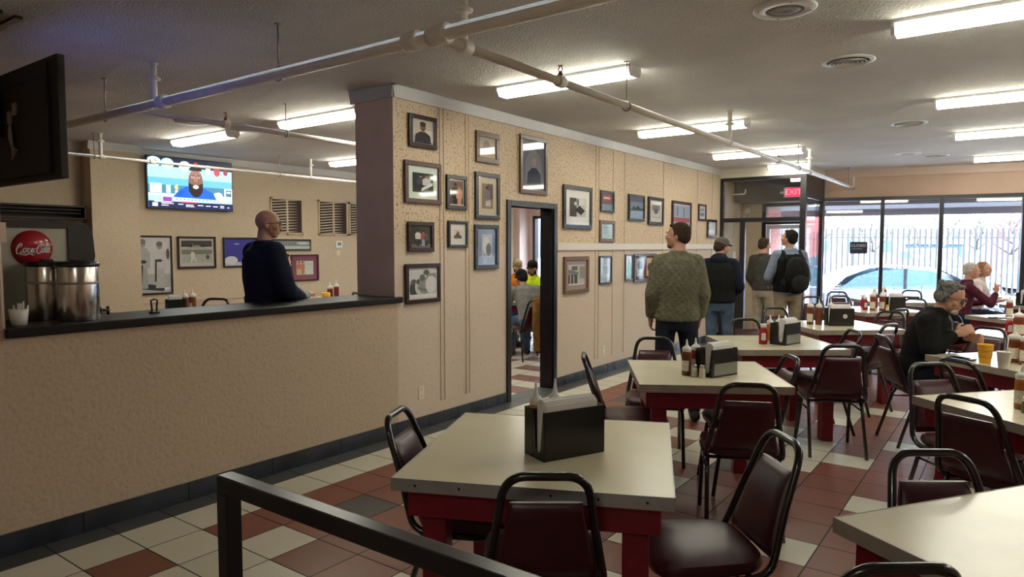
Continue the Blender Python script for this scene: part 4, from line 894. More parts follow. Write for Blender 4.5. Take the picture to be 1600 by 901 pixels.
ST = [[(-.62, .30), (-.70, .34), (-.80, .18), (-.84, -.05), (-.78, -.22), (-.66, -.22), (-.58, -.12)], [(-.66, -.24), (-.40, -.29), (-.20, -.24), (0, -.30)], [(-.62, .30), (-.70, .12)],
      [(-.44, .08), (-.52, .02), (-.52, -.12), (-.44, -.16), (-.38, -.06), (-.40, .06), (-.44, .08)], [(-.38, .0), (-.30, .04)], [(-.20, .06), (-.28, .06), (-.32, -.06), (-.27, -.16), (-.20, -.13)],
      [(-.04, .06), (-.12, .06), (-.16, -.06), (-.12, -.15), (-.05, -.08), (-.03, .06), (-.03, -.12), (.03, -.13)], [(.02, .04), (.10, .05)],
      [(.36, .26), (.30, .33), (.18, .20), (.12, -.02), (.17, -.20), (.27, -.22), (.34, -.12)], [(.36, .30), (.55, .20), (.70, .26), (.84, .30)], [(.36, .30), (.30, .14)],
      [(.46, .06), (.38, .02), (.38, -.12), (.45, -.16), (.51, -.06), (.50, .04), (.46, .06)], [(.52, -.02), (.58, .06), (.64, .26), (.60, .28), (.56, .05), (.57, -.14), (.63, -.13)],
      [(.76, .06), (.69, .06), (.64, -.06), (.68, -.15), (.75, -.08), (.77, .06), (.77, -.12), (.84, -.14)]]
script(ST, .102, 'white_script', t, Matrix.Translation((.262, .0, .662)) @ DM, M_white)
t = thing('straw_cup', 'clear cup of white straws and lids at the left counter end', 'cup', (-.13, 1.385, CT))
MB().lathe([(.036, 0), (.046, .085), (.0445, .085), (.0345, .003), (0, .003)], n=20).build('cup', mat('clear_plastic', (.75, .75, .70), .2), t)
random.seed(8)
for k in range(9):
    a = random.uniform(0, 2 * PI); r0 = random.uniform(0, .025)
    MB().tube([(math.cos(a) * r0, math.sin(a) * r0, .01), (math.cos(a) * (r0 + .02), math.sin(a) * (r0 + .02), random.uniform(.10, .125))], .004, 6).build('straw', M_white, t)
t = thing('counter_bell_clip', 'small black ticket stand on the counter right of the urns', 'stand', (-.20, 2.13, CT))
MB().bx(-.02, .02, -.025, .025, 0, .012, .004).build('base', M_black, t); mb = MB(); mb.tube([(0, -.014, .01), (0, -.016, .05), (0, -.02, .08), (0, 0, .088), (0, .02, .08), (0, .016, .05), (0, .014, .01)], .006, 8); mb.build('clip', M_black, t)
t = thing('wall_shelf', 'long black shelf box on the side room wall above the soda machine', 'shelf', (LX, 3.32, 1.93)); mb = MB(); mb.bx(0, .25, -.75, .48, -.02, .0); mb.bx(0, .25, -.75, .48, .13, .15); mb.bx(0, .02, -.75, .48, -.02, .15); mb.bx(0, .25, -.75, -.73, -.02, .15); mb.bx(0, .25, .46, .48, -.02, .15); mb.build('box', M_black, t)
for z in (.05, .09): MB().bx(.02, .22, -.70, .43, z, z + .012).build('slat', M_blackmat, t)
t = thing('wall_conduit', 'brown painted conduit and box on the wall left of the soda machine', 'conduit', (.012, 1.262, 0)); MB().cone((0, 0, 1.17), (0, 0, H), .012).build('pipe', M_pillar, t); MB().bx(-.006, .03, -.035, .03, 1.60, 1.70, .004).build('junction_box', M_pillar, t)
# side room tables and what stands on them
make_table('cream topped red table in the side room behind the counter, left one', (-2.35, 3.35, .17), R(30), .86)
make_table('cream topped red table in the side room in front of the bald man', (-2.79, 5.46, .17), R(0), .86)
make_table('cream topped red table beyond the doorway between the seated people', (-1.95, 8.52, 0), R(35), .80)
caddy('black napkin caddy on the left side room table', (-2.32, 3.375, TZ + .17), R(75), .16, .12, .15)
squeeze('left brown sauce bottle on the left side room table', (-2.38, 3.50, TZ + .17), M_sauce, .215, .036)
squeeze('right brown sauce bottle on the left side room table', (-2.425, 3.60, TZ + .17), M_sauce, .215, .036)
ZS = TZ + .17
squeeze('left brown sauce bottle near the pillar in the side room', (-2.53, 5.38, ZS), M_sauce3, .20, .036)
squeeze('right brown sauce bottle near the pillar in the side room', (-2.56, 5.50, ZS), M_sauce3, .22, .032, lab=False)
t = thing('yellow_cup', 'yellow cup on the side room table left of the two sauce bottles', 'cup', (-2.44, 5.24, ZS)); MB().lathe([(0, 0), (.04, 0), (.05, .11), (.047, .11), (.037, .008), (0, .008)], n=20).build('cup', M_yellow, t)
t = thing('yellow_cup', 'yellow cup on the table beyond the doorway', 'cup', (-1.72, 8.52, TZ)); MB().lathe([(0, 0), (.04, 0), (.05, .14), (.047, .14), (.037, .008), (0, .008)], n=20).build('cup', M_yellow, t)
# ---------------------------------------------------------------- people
def solid(mb, name, m, parent, vox=.008, it=4, fac=.5):
    """fuse overlapping closed shapes into one continuous smooth skin"""
    me = bpy.data.meshes.new('tmp'); mb.bm.to_mesh(me); mb.bm.free()
    o = bpy.data.objects.new('tmp', me); COL.objects.link(o)
    r = o.modifiers.new('r', 'REMESH'); r.mode = 'VOXEL'; r.voxel_size = vox; r.use_smooth_shade = True
    s = o.modifiers.new('s', 'SMOOTH'); s.iterations = it; s.factor = fac
    dg = bpy.context.evaluated_depsgraph_get(); n = bpy.data.meshes.new_from_object(o.evaluated_get(dg))
    bpy.data.objects.remove(o); bpy.data.meshes.remove(me)
    n.name = name; n.materials.clear(); n.materials.append(m)
    for p in n.polygons: p.use_smooth = True
    q = bpy.data.objects.new(name, n); COL.objects.link(q); q.parent = parent
    return q
def lerp(a, b, t): return V(a) * (1 - t) + V(b) * t
def hand(mb, wr, d, nrm, side, curl=.5, sp=.0, point=False):
    """palm, thumb at the side of the palm base, four fingers of unequal length curling towards nrm"""
    d = V(d).normalized(); nrm = V(nrm); nrm = (nrm - d * nrm.dot(d)).normalized(); s = d.cross(nrm).normalized() * side; wr = V(wr)
    M = Matrix((s, d, nrm)).transposed()
    mb.ell(wr + d * .050, (.043, .056, .019), M, 12, 8); mb.capsule(wr - d * .02, wr + d * .02, .026, .026, 10)
    for k, (off, ln) in enumerate(zip((.031, .011, -.010, -.029), (.070, .079, .073, .057))):
        c = curl + .10 * k if not (point and k == 0) else 0.05
        b = wr + d * .092 + s * off; ang = 0; p = b
        for seg, fr, r in ((0, .5, .0100), (1, .30, .0092), (2, .22, .0085)):
            ang += c * (.8 if seg == 0 else 1.0)
            dd = d * math.cos(ang) + nrm * math.sin(ang) + s * (sp * (1.5 - k))
            q = p + dd * ln * fr * 1.05; mb.capsule(p, q, r, r * .95, 8); p = q
    b = wr + d * .030 + s * .036; q = b + (d * .62 + s * .62 + nrm * .35).normalized() * .042; mb.capsule(b, q, .0135, .011, 8)
    mb.capsule(q, q + (d * .85 + s * .1 + nrm * .6).normalized() * .034, .0105, .009, 8)
STAND = dict(P=(0, 0, .95), C=(0, -.015, 1.24), N=(0, -.025, 1.50), H=(0, .01, 1.672), SL=(-.168, -.02, 1.44), SR=(.168, -.02, 1.44), EL=(-.232, -.04, 1.13), ER=(.232, -.04, 1.13), WL=(-.235, .05, .89), WR=(.235, .05, .89),
             HL=(-.092, 0, .92), HR=(.092, 0, .92), KL=(-.105, .02, .50), KR=(.105, .02, .50), AL=(-.115, -.02, .085), AR=(.115, -.02, .085))
SIT = dict(P=(0, -.06, .575), C=(0, -.04, .84), N=(0, .02, 1.10), H=(0, .07, 1.265), SL=(-.185, .0, 1.035), SR=(.185, .0, 1.035), EL=(-.25, .10, .77), ER=(.25, .10, .77), WL=(-.14, .30, .80), WR=(.14, .30, .80),
           HL=(-.095, -.04, .565), HR=(.095, -.04, .565), KL=(-.12, .38, .515), KR=(.12, .38, .515), AL=(-.12, .36, .085), AR=(.12, .36, .085))
def person(label, loc, face, base=STAND, J=None, sc=1.0, head=(0, 0), top=None, bottom=None, shoes=None, skin=None, hair=None, hairk='short', hem=.0, low=.02, bulk=0.0, hands=None, vox=.0085, hood=False, beard=None, glasses=False, cap=None, vest=None, shirt=None, group=None):
    j = {k: V(v) for k, v in {**base, **(J or {})}.items()}
    for k in j: j[k] = j[k] * sc
    seat = base is SIT; skin = skin or M_skin
    t = thing('person', label, 'person', (loc[0], loc[1], loc[2] if len(loc) > 2 else 0), R(face - 90), group)
    s = sc
    def rings(mb, e, low0=None):
        """elliptic torso sections from hips to neck, following the spine"""
        P, C, N = j['P'], j['C'], j['N']
        low = P + (P - C).normalized() * ((low0 if low0 is not None else .10) * s)
        ax = [low, P, lerp(P, C, .5), C, lerp(C, N, .55), lerp(C, N, .86), N]
        rr = [(.155, .115), (.165, .120), (.150, .112), (.172, .122), (.178, .112), (.125, .085), (.062, .060)]
        rg = []
        for i, (p, (rx, ry)) in enumerate(zip(ax, rr)):
            d = (ax[min(i + 1, 6)] - ax[max(i - 1, 0)]).normalized(); f = V((0, 1, 0)); f = (f - d * f.dot(d)).normalized(); x = f.cross(d)
            rg.append((p, x, f, (rx + e) * s, (ry + e) * s))
        return rg
    def skin_rings(mb, rg): mb.grid([[p + x * math.cos(a) * rx + f * math.sin(a) * ry for a in [2 * PI * k / 20 for k in range(20)]] for p, x, f, rx, ry in rg])
    # body --------------------------------------------------------------
    b = MB(); skin_rings(b, rings(b, 0))
    b.capsule(j['SL'], j['SR'], .055 * s, .055 * s)
    for q in ('SL', 'SR'): b.capsule(j['N'] - V((0, .01, .03)) * s, lerp(j['N'], j[q], .75), .050 * s, .052 * s)
    Hc = j['H']; HM = Matrix.Rotation(R(head[0]), 3, 'Z') @ Matrix.Rotation(R(head[1]), 3, 'X')
    b.capsule(j['N'] - V((0, 0, .04)) * s, Hc + HM @ V((0, -.025, -.06)) * s, .062 * s, .055 * s)
    def hp(x, y, z): return Hc + HM @ (V((x, y, z)) * s)
    def he(c, r): b.ell(hp(*c), [q * s for q in r], HM, 16, 12)
    he((0, -.008, .032), (.077, .097, .090)); he((0, .020, -.035), (.064, .072, .070)); he((0, .048, -.085), (.036, .034, .026)); he((0, .082, .022), (.052, .016, .014))
    he((0, .094, -.012), (.013, .020, .026)); he((0, .102, -.026), (.017, .014, .011)); he((0, .084, -.056), (.027, .012, .007)); he((0, .082, -.067), (.022, .012, .008))
    for q in (-1, 1): he((q * .046, .062, -.022), (.024, .022, .020)); he((q * .078, -.012, -.006), (.010, .019, .031))
    for q, S_, E_, W_ in ((-1, 'SL', 'EL', 'WL'), (1, 'SR', 'ER', 'WR')):
        b.capsule(j[S_], j[E_], .054 * s, .042 * s); b.capsule(j[E_], j[W_], .043 * s, .028 * s)
        hd = (hands or {}).get(S_[1], {}); d = hd.get('d', (j[W_] - j[E_])); n = hd.get('n', V((-q, 0, 0)) if not seat else V((0, 0, -1)))
        hm = MB(); hand(hm, V((0, 0, 0)), d, n, hd.get('side', 1 if (V(d).normalized().cross(V(n))).dot(V((0, 1, 0) if not seat else (-q, 0, 0))) > 0 else -1), hd.get('curl', .35), hd.get('sp', .0), hd.get('point', False))
        for v in hm.bm.verts: v.co = v.co * s + j[W_]
        tmp = bpy.data.meshes.new('h'); hm.bm.to_mesh(tmp); hm.bm.free(); b.bm.from_mesh(tmp); bpy.data.meshes.remove(tmp)
    for q, Hh, K, An in ((-1, 'HL', 'KL', 'AL'), (1, 'HR', 'KR', 'AR')):
        b.capsule(j[Hh], j[K], .088 * s, .057 * s); b.capsule(j[K], j[An], .056 * s, .036 * s); b.ell(lerp(j[K], j[An], .3) + V((0, -.015, 0)), (.052 * s, .056 * s, .11 * s))
        b.capsule(j[An] + V((0, -.02, -.045)) * s, j[An] + V((q * .02, .15, -.055)) * s, .034 * s, .028 * s)
    solid(b, 'body', skin, t, vox * .85 if hands else vox, 3)
    # eyes
    for q in (-1, 1):
        e = MB(); e.ell(hp(q * .031, .076, .010), (.0125 * s, .0125 * s, .0115 * s), HM, 12, 8); e.mi = 1; e.ell(hp(q * .031, .0845, .010), (.0055 * s, .0048 * s, .0055 * s), HM, 10, 6); e.build('eye', [M_white, M_eye], t)
        e = MB(); e.tube([hp(q * .012, .098, .028), hp(q * .030, .097, .034), hp(q * .050, .082, .027)], [.003 * s, .0042 * s, .002 * s], 6); e.build('eyebrow', hair or M_eye, t)
    # upper garment -------------------------------------------------------
    e = .020 + bulk
    g = MB(); rg = rings(g, e, low)
    if hem:                                    # longer jacket: extend the lowest ring
        p, x, f, rx, ry = rg[0]; rg[0] = (p + (j['P'] - j['C']).normalized() * hem * s, x, f, rx, ry)
    p, x, f, rx, ry = rg[-1]; rg[-1] = (p + (j['N'] - j['C']).normalized() * .0, x, f, rx * .85, ry * .85)
    skin_rings(g, rg); g.capsule(j['SL'], j['SR'], (.062 + bulk * .9) * s, (.062 + bulk * .9) * s)
    for q in ('SL', 'SR'): g.capsule(j['N'] - V((0, .012, .03)) * s, lerp(j['N'], j[q], .8), (.060 + bulk * .5) * s, (.064 + bulk * .8) * s)
    for q, S_, E_, W_ in ((-1, 'SL', 'EL', 'WL'), (1, 'SR', 'ER', 'WR')):
        g.ell(j[S_], [(.070 + bulk) * s] * 3); g.ell(j[E_], [(.055 + bulk * .8) * s] * 3)
        g.cone(j[S_], j[E_], (.068 + bulk) * s, (.056 + bulk * .8) * s, 16)
        g.cone(j[E_], lerp(j[E_], j[W_], .95), (.055 + bulk * .8) * s, (.042 + bulk * .4) * s, 16)
    if hood: g.ell(j['N'] + V((0, -.075, .01)) * s, (.12 * s, .075 * s, .075 * s)); g.ell(j['N'] + V((0, -.02, .045)) * s, (.095 * s, .09 * s, .045 * s))
    else: g.cone(j['N'] - V((0, 0, .02)) * s, j['N'] + V((0, -.004, .045)) * s, .086 * s, .074 * s, 18)
    solid(g, 'jacket', top, t, .011, 4)
    if vest:
        g = MB(); rg = rings(g, e + .018)[1:-1]; skin_rings(g, rg); g.capsule(lerp(j['SL'], j['SR'], .16), lerp(j['SL'], j['SR'], .84), .085 * s, .085 * s); solid(g, 'vest', vest, t, .012, 3)
    if shirt:
        P, C, N = j['C'], lerp(j['C'], j['N'], .6), j['N']; g = MB()
        d = (N - P).normalized(); f = V((0, 1, 0)); f = (f - d * f.dot(d)).normalized(); x = f.cross(d)
        rgs = [[p + x * (q * w * s) + f * ((dep + .004 - .03 * q * q) * s) for q in [-1 + 2 * k / 8 for k in range(9)]] for p, w, dep in ((P - d * .18 * s, .06, .145), (P, .075, .150), (C, .065, .142), (lerp(C, N, .7), .045, .115), (N + d * .01, .035, .078))]
        g.grid(rgs, closed=False, caps=False); g.build('shirt_front', shirt, t)
    # trousers and shoes ----------------------------------------------------
    g = MB(); P = j['P']; ud = (j['C'] - P).normalized() * s; g.grid([[P + ud * o + V((rx * math.cos(a) * s, ry * math.sin(a) * s, 0)) for a in [2 * PI * k / 20 for k in range(20)]] for o, rx, ry in ((-.13, .16, .125), (-.08, .184, .138), (0, .186, .140), (.08, .180, .136))])
    for Hh, K, An in (('HL', 'KL', 'AL'), ('HR', 'KR', 'AR')):
        g.cone(j[Hh], j[K], .100 * s, .072 * s, 16); g.ell(j[Hh], [.1 * s] * 3); g.ell(j[K], [.072 * s] * 3); g.cone(j[K], lerp(j[K], j[An], 1.0), .071 * s, .056 * s, 16)
    solid(g, 'trousers', bottom, t, .011, 4)
    for q, An in ((-1, 'AL'), (1, 'AR')):
        g = MB(); a = j[An]; g.capsule(a + V((0, -.035, -.035)) * s, a + V((q * .02, .16, -.045)) * s, .046 * s, .039 * s); g.cone(a + V((0, -.01, -.03)) * s, a + V((0, -.01, .03)) * s, .046 * s, .044 * s)
        o = solid(g, 'shoe', shoes or M_blackmat, t, .010, 2)
        for v in o.data.vertices: v.co.z = max(v.co.z, 0.0)
    # hair --------------------------------------------------------------------
    if hair:
        g = MB()
        def gh(c, r): g.ell(hp(*c), [q * s for q in r], HM, 16, 12)
        if hairk == 'fringe':
            for q in (-1, 1): gh((q * .060, -.045, -.030), (.020, .036, .020))
            gh((0, -.082, -.035), (.050, .020, .022))
        else:
            gh((0, -.022, .046), (.083, .094, .088)); gh((0, -.058, .0), (.075, .062, .07))
            if hairk == 'wavy':
                for k in range(11):
                    a = 2 * PI * k / 11; gh((.054 * math.cos(a), -.032 + .066 * math.sin(a), .092 - .012 * (k % 3)), (.030, .030, .027))
                gh((.02, .046, .108), (.036, .022, .015)); gh((-.03, .040, .106), (.03, .022, .017))
                for q in (-1, 1): gh((q * .072, -.03, .0), (.022, .045, .045))
            elif hairk == 'bob': gh((0, -.05, -.03), (.09, .07, .085)); [gh((q * .07, -.02, -.03), (.026, .05, .07)) for q in (-1, 1)]
            else: [gh((q * .070, -.016, .012), (.016, .034, .038)) for q in (-1, 1)]; gh((0, .052, .092), (.05, .028, .02))
        solid(g, 'hair', hair, t, .007, 2)
    if beard:
        g = MB()
        for c, r in (((0, .060, -.088), (.036, .032, .030)), ((0, .094, -.047), (.03, .009, .006))): g.ell(hp(*c), [q * s for q in r], HM, 14, 10)
        if beard[1]:
            for q in (-1, 1): g.ell(hp(q * .052, .030, -.055), (.022 * s, .04 * s, .042 * s), HM, 14, 10)
        solid(g, 'beard', beard[0], t, .006, 2)
    if glasses:
        g = MB()
        for q in (-1, 1):
            g.tube([hp(q * (.033 + .026 * math.cos(a)), .104 - .008 * abs(math.cos(a)), .008 + .018 * math.sin(a)) for a in [2 * PI * k / 16 for k in range(17)]], .0032 * s, 6)
            g.tube([hp(q * .059, .096, .014), hp(q * .081, .05, .014), hp(q * .084, -.01, .008)], .0026 * s, 6)
        g.tube([hp(-.008, .106, .012), hp(.008, .106, .012)], .003 * s, 6); g.build('eyeglasses', M_black, t)
    if cap:
        g = MB(); g.ell(hp(0, -.008, .060), (.088 * s, .106 * s, .082 * s), HM, 18, 12); o = solid(g, 'cap', cap[0], t, .007, 2)
        g = MB(); rgs = []
        for k in range(7): 
            u = k / 6; rgs.append([hp((.078 - .012 * u) * math.sin(a), .085 + .075 * u * math.cos(a) - .02 * (1 - math.cos(a)), .050 + h - .012 * u - .018 * (1 - math.cos(a))) for a, h in [(x, .004) for x in (-1.1, -.7, -.35, 0, .35, .7, 1.1)] + [(x, -.004) for x in (1.1, .7, .35, 0, -.35, -.7, -1.1)]])
        g.grid(rgs); g.build('cap_bill', cap[1], t)
    return t
def cloth(n, c, nz=.2, ns=14, b=.25, bs=30): return mat(n, c, .9, noise=nz, nscale=ns, bump=b, bscale=bs, spec=.15)
C_green = cloth('olive_quilt', (.15, .148, .10), .22, 30, .6, 45); C_denim = cloth('dark_denim', (.018, .022, .035)); C_jeans = cloth('blue_denim', (.075, .12, .19), .3, 10)
C_navy = cloth('navy_jacket', (.014, .018, .034)); C_grey = cloth('charcoal_fleece', (.055, .055, .05)); C_khaki = cloth('khaki_cotton', (.30, .25, .17)); C_stone = cloth('stone_cotton', (.32, .28, .22))
C_blue = cloth('grey_blue_jacket', (.19, .23, .32)); C_black = cloth('black_nylon', (.012, .013, .014), .2, 20, .2); C_maroon = cloth('maroon_knit', (.085, .018, .035)); C_pale = cloth('pale_blouse', (.55, .48, .46))
C_orange = cloth('orange_hivis', (.75, .22, .02)); C_lime = cloth('lime_hivis', (.55, .75, .02)); C_greysw = cloth('grey_sweat', (.22, .22, .21)); C_plaid = cloth('grey_plaid', (.24, .25, .26), .7, 45); C_tee = cloth('patterned_tee', (.16, .165, .15), .6, 60)
C_brownpant = cloth('brown_trousers', (.06, .05, .045)); C_puffy = cloth('dark_puffer', (.03, .034, .035), .3, 8, .5, 12); C_coat = cloth('tan_duck_canvas', (.20, .105, .035), .3, 10)
Hbrown = cloth('hair_brown', (.05, .032, .022), .4, 80, .6, 120); Hdark = cloth('hair_dark', (.018, .015, .014), .4, 80, .6, 120); Hgrey = cloth('hair_grey', (.16, .152, .145), .75, 38, .9, 70); Hwhite = cloth('hair_white', (.50, .47, .44), .4, 60, .6, 100); Hred = cloth('hair_reddish', (.28, .13, .07), .4, 60, .6, 100)
def quilt(m):
    nt = m.node_tree; b = nt.nodes['Principled BSDF']; t = nt.nodes.new('ShaderNodeTexCoord'); mp = nt.nodes.new('ShaderNodeMapping'); mp.inputs['Rotation'].default_value = (0, R(38), 0)
    nt.links.new(t.outputs['Object'], mp.inputs[0]); hs = []
    for ax in ('X', 'Z'):
        w = nt.nodes.new('ShaderNodeTexWave'); w.bands_direction = ax; w.inputs['Scale'].default_value = 7.5; w.inputs['Distortion'].default_value = .6; nt.links.new(mp.outputs[0], w.inputs['Vector']); hs.append(w.outputs['Fac'])
    mi = nt.nodes.new('ShaderNodeMath'); mi.operation = 'MINIMUM'; nt.links.new(hs[0], mi.inputs[0]); nt.links.new(hs[1], mi.inputs[1])
    pw = nt.nodes.new('ShaderNodeMath'); pw.operation = 'POWER'; pw.inputs[1].default_value = .35; nt.links.new(mi.outputs[0], pw.inputs[0])
    bp = nt.nodes.new('ShaderNodeBump'); bp.inputs['Strength'].default_value = .45; bp.inputs['Distance'].default_value = .010; nt.links.new(pw.outputs[0], bp.inputs['Height']); nt.links.new(bp.outputs[0], b.inputs['Normal'])
quilt(C_green)
person('person in olive green quilted jacket standing, back to us, looking at the wall pictures', (1.66, 5.90), 124, J=dict(SL=(-.155, -.02, 1.43), SR=(.155, -.02, 1.43), EL=(-.228, -.03, 1.15), ER=(.228, -.03, 1.15), WL=(-.222, .07, .93), WR=(.222, .07, .93), KL=(-.12, .02, .5), KR=(.13, .0, .5), AL=(-.14, -.02, .085), AR=(.16, -.05, .085)), sc=1.0, head=(62, 4), top=C_green, bottom=C_denim, hair=Hbrown, low=.035, bulk=.018, beard=(cloth('stubble', (.16, .09, .06)), False), hands=dict(L=dict(curl=.5), R=dict(curl=.5)))
person('person in navy hooded jacket, blue jeans and grey cap, back to us', (1.15, 8.47), 100, J=dict(H=(.01, .05, 1.66), EL=(-.26, .05, 1.14), ER=(.25, .03, 1.14), WL=(-.12, .22, 1.05), WR=(.14, .22, 1.03)), sc=.945, head=(-42, -6), top=C_navy, vest=C_black, bottom=C_jeans, hair=Hbrown, bulk=.012, hood=True, cap=(cloth('grey_cap', (.12, .11, .10)), C_black))
person('person in charcoal jacket and stone trousers standing at the entrance opening', (.905, 11.18), 82, J=dict(WL=(-.2, .14, .93), WR=(.2, .14, .93)), sc=.955, head=(-25, 0), top=C_grey, bottom=C_stone, hair=Hbrown, bulk=.012)
p4 = person('person in grey blue jacket and khakis wearing a black backpack, looking up', (1.60, 9.92), 128, J=dict(EL=(-.285, -.02, 1.15), WL=(-.17, .20, 1.04), WR=(.2, .15, 1.0)), sc=1.01, head=(38, 14), top=C_blue, bottom=C_khaki, hair=Hdark, hem=.02, bulk=.01, vest=C_black, hands=dict(L=dict(d=(.7, .6, -.2), n=(0, -.3, -1), curl=.5), R=dict(curl=.5)))
# his backpack: rests on the back, straps over the shoulders
t = thing('backpack', 'black backpack on the back of the person in grey blue jacket', 'backpack', (1.60, 9.92, 0), R(38))
g_ = MB(); g_.ell((0, -.275, 1.20), (.165, .12, .24)); g_.ell((0, -.24, 1.12), (.16, .11, .19)); g_.ell((0, -.22, 1.32), (.13, .08, .13)); solid(g_, 'main_bag', C_black, t, .011, 4)
g_ = MB(); g_.ell((0, -.375, 1.09), (.12, .05, .12)); solid(g_, 'front_pocket', cloth('black_webbing', (.02, .021, .023)), t, .01, 3)
for q in (-1, 1): MB().tube([(q * .10, -.19, 1.40), (q * .115, -.08, 1.525), (q * .125, .06, 1.50), (q * .13, .155, 1.36), (q * .15, .16, 1.2), (q * .185, .04, 1.06), (q * .14, -.18, 1.0)], .022, 8, .4).build('strap', MATS['black_webbing'], t)
MB().tube([(-.03, -.20, 1.44), (-.02, -.22, 1.475), (.02, -.22, 1.475), (.03, -.20, 1.44)], .008, 6).build('top_loop', MATS['black_webbing'], t)
g_ = MB(); g_.capsule((-.17, -.25, 1.0), (-.17, -.25, 1.12), .035, .035); g_.build('side_bottle', C_black, t)
# seated man with glasses
person('person with grey hair and glasses in black jacket, seated, looking down at table', (3.57, 6.38), -8, SIT, J=dict(C=(0, .0, .84), N=(0, .07, 1.06), H=(0, .155, 1.18), SL=(-.18, .05, .985), SR=(.18, .05, .985), ER=(.25, .08, .80), WR=(.10, .22, .91), EL=(-.22, .12, .85), WL=(-.06, .27, .87)), sc=1.0, head=(-6, -20), top=C_black, bottom=C_denim, hair=Hgrey, hairk='wavy', bulk=.016, glasses=True, beard=(Hwhite, False), shirt=C_tee, vox=.0075,
       hands=dict(R=dict(d=(-.35, .75, .40), n=(-.85, -.1, -.4), curl=.75, side=1), L=dict(d=(.3, .9, .1), n=(.9, -.1, -.3), curl=.7, side=-1)))
person('person in maroon sweater with white hair by the windows raising a finger', (3.56, 11.80), 18, SIT, J=dict(ER=(.23, .26, .80), WR=(.17, .34, .97)), sc=.97, head=(-25, -4), top=C_maroon, bottom=C_denim, hair=Hwhite, hairk='short', hands=dict(R=dict(d=(0, .05, 1), n=(-.6, .6, 0), curl=.95, point=True), L=dict(curl=.4)))
person('person with reddish hair and pale blouse beside the one in maroon', (3.68, 12.74), -10, SIT, sc=.97, head=(-10, 0), top=C_pale, bottom=C_denim, hair=Hred, hairk='bob', skin=M_skin)
# side room
person('bald person in dark navy sweater standing behind the counter, hands clasped', (-.62, 3.22, .17), 82, J=dict(H=(0, .02, 1.672), EL=(-.275, .03, 1.14), ER=(.275, .03, 1.14), WL=(-.10, .25, 1.06), WR=(.10, .26, 1.05)), sc=.945, head=(-30, -3), top=C_navy, bottom=C_brownpant, hair=None, bulk=.03, glasses=True, hands=dict(L=dict(d=(.8, .4, .1), n=(.2, -.8, 0), curl=.5), R=dict(d=(-.8, .4, .1), n=(-.2, -.8, 0), curl=.5)))
person('person in grey plaid shirt seated behind the bald one, forearm on table', (-2.80, 4.82, .17), 90, SIT, J=dict(ER=(.24, .20, .84), WR=(.16, .34, .86), EL=(-.2, .2, .82), WL=(-.06, .30, .86), H=(0, .10, 1.24)), sc=.98, top=C_plaid, bottom=C_denim, hair=Hdark, hands=dict(L=dict(curl=.4), R=dict(curl=.4)))
person('person in black jacket seated, mostly hidden behind the pillar edge', (-2.08, 5.80, .17), 72, SIT, J=dict(N=(0, .10, 1.10), H=(0, .22, 1.27), C=(0, .02, .86), SL=(-.19, .08, 1.05), SR=(.19, .08, 1.05)), sc=1.08, top=C_black, bottom=C_denim, hair=Hdark, bulk=.05, hood=True)
# through the doorway
person('person in grey sweatshirt and dark cap seated beyond the doorway, eating', (-1.36, 7.92), 150, SIT, J=dict(N=(0, .17, 1.02), H=(0, .29, 1.145), C=(0, .04, .84), SL=(-.185, .14, .97), SR=(.185, .14, .97), EL=(-.26, .22, .80), ER=(.24, .26, .80), WL=(-.12, .42, .92), WR=(.08, .44, .92)), sc=.98, head=(0, -14), top=C_greysw, bottom=C_jeans, hair=Hdark, bulk=.012, skin=M_skin2, cap=(C_black, C_black))
person('person in orange work shirt and tan cap seated beyond the doorway', (-2.92, 9.78), -45, SIT, sc=.97, head=(-5, -6), top=C_orange, bottom=C_jeans, hair=Hbrown, bulk=.02, cap=(cloth('tan_cap', (.36, .26, .16)), cloth('olive_bill', (.12, .10, .06))), beard=(Hbrown, True))
person('person in lime yellow work shirt and black cap beyond the doorway', (-2.20, 9.30), -105, SIT, sc=.97, head=(25, -14), top=C_lime, bottom=C_jeans, hair=Hdark, bulk=.01, skin=M_skin2, cap=(C_black, C_black), beard=(Hdark, True))
# person at the left photo edge
person('person in dark puffer jacket at the lower left photo edge, only arm visible', (2.70, .085), 14, SIT, J=dict(SL=(-.20, .0, 1.04), SR=(.19, .0, 1.03), EL=(-.285, .0, .78), WL=(-.20, .2, .70)), sc=1.06, top=C_puffy, bottom=C_denim, hair=Hdark, bulk=.035)
ch = dup(ch0, (2.68, .08, 0), R(-76), 'burgundy chair under the person at the lower left photo edge')
dup(ch0, (-2.80, 4.82, .17), R(0), 'burgundy chair under the person in grey plaid')
dup(ch0, (-2.08, 5.80, .17), R(-18), 'burgundy chair under the person behind the pillar edge')
dup(ch0, (-2.92, 9.78, 0), R(-135), 'burgundy chair under the person in orange')
dup(ch0, (-2.20, 9.30, 0), R(165), 'burgundy chair under the person in lime yellow')
dup(ch0, (3.68, 12.74, 0), R(-100), 'burgundy chair under the person in pale blouse')
# brown coat hung over a chair back
t = thing('hung_coat', 'brown canvas coat hung over a chair back beyond the doorway', 'coat', (-1.27, 7.99, 0), R(55))
g_ = MB(); g_.capsule((-.16, -.33, .84), (.16, -.33, .84), .05, .05)
g_.grid([[V((rx * math.cos(a), -.33 + ry * math.sin(a), z)) for a in [2 * PI * k / 20 for k in range(20)]] for z, rx, ry in ((.86, .15, .05), (.75, .17, .07), (.5, .18, .08), (.25, .19, .075), (.16, .19, .07))])
solid(g_, 'coat_body', C_coat, t, .011, 4)
for q in (-1, 1): g_ = MB(); g_.capsule((q * .155, -.35, .80), (q * .18, -.39, .55), .055, .05); g_.cone((q * .18, -.39, .55), (q * .17, -.38, .33), .052, .045, 14); solid(g_, 'sleeve', C_coat, t, .011, 3)
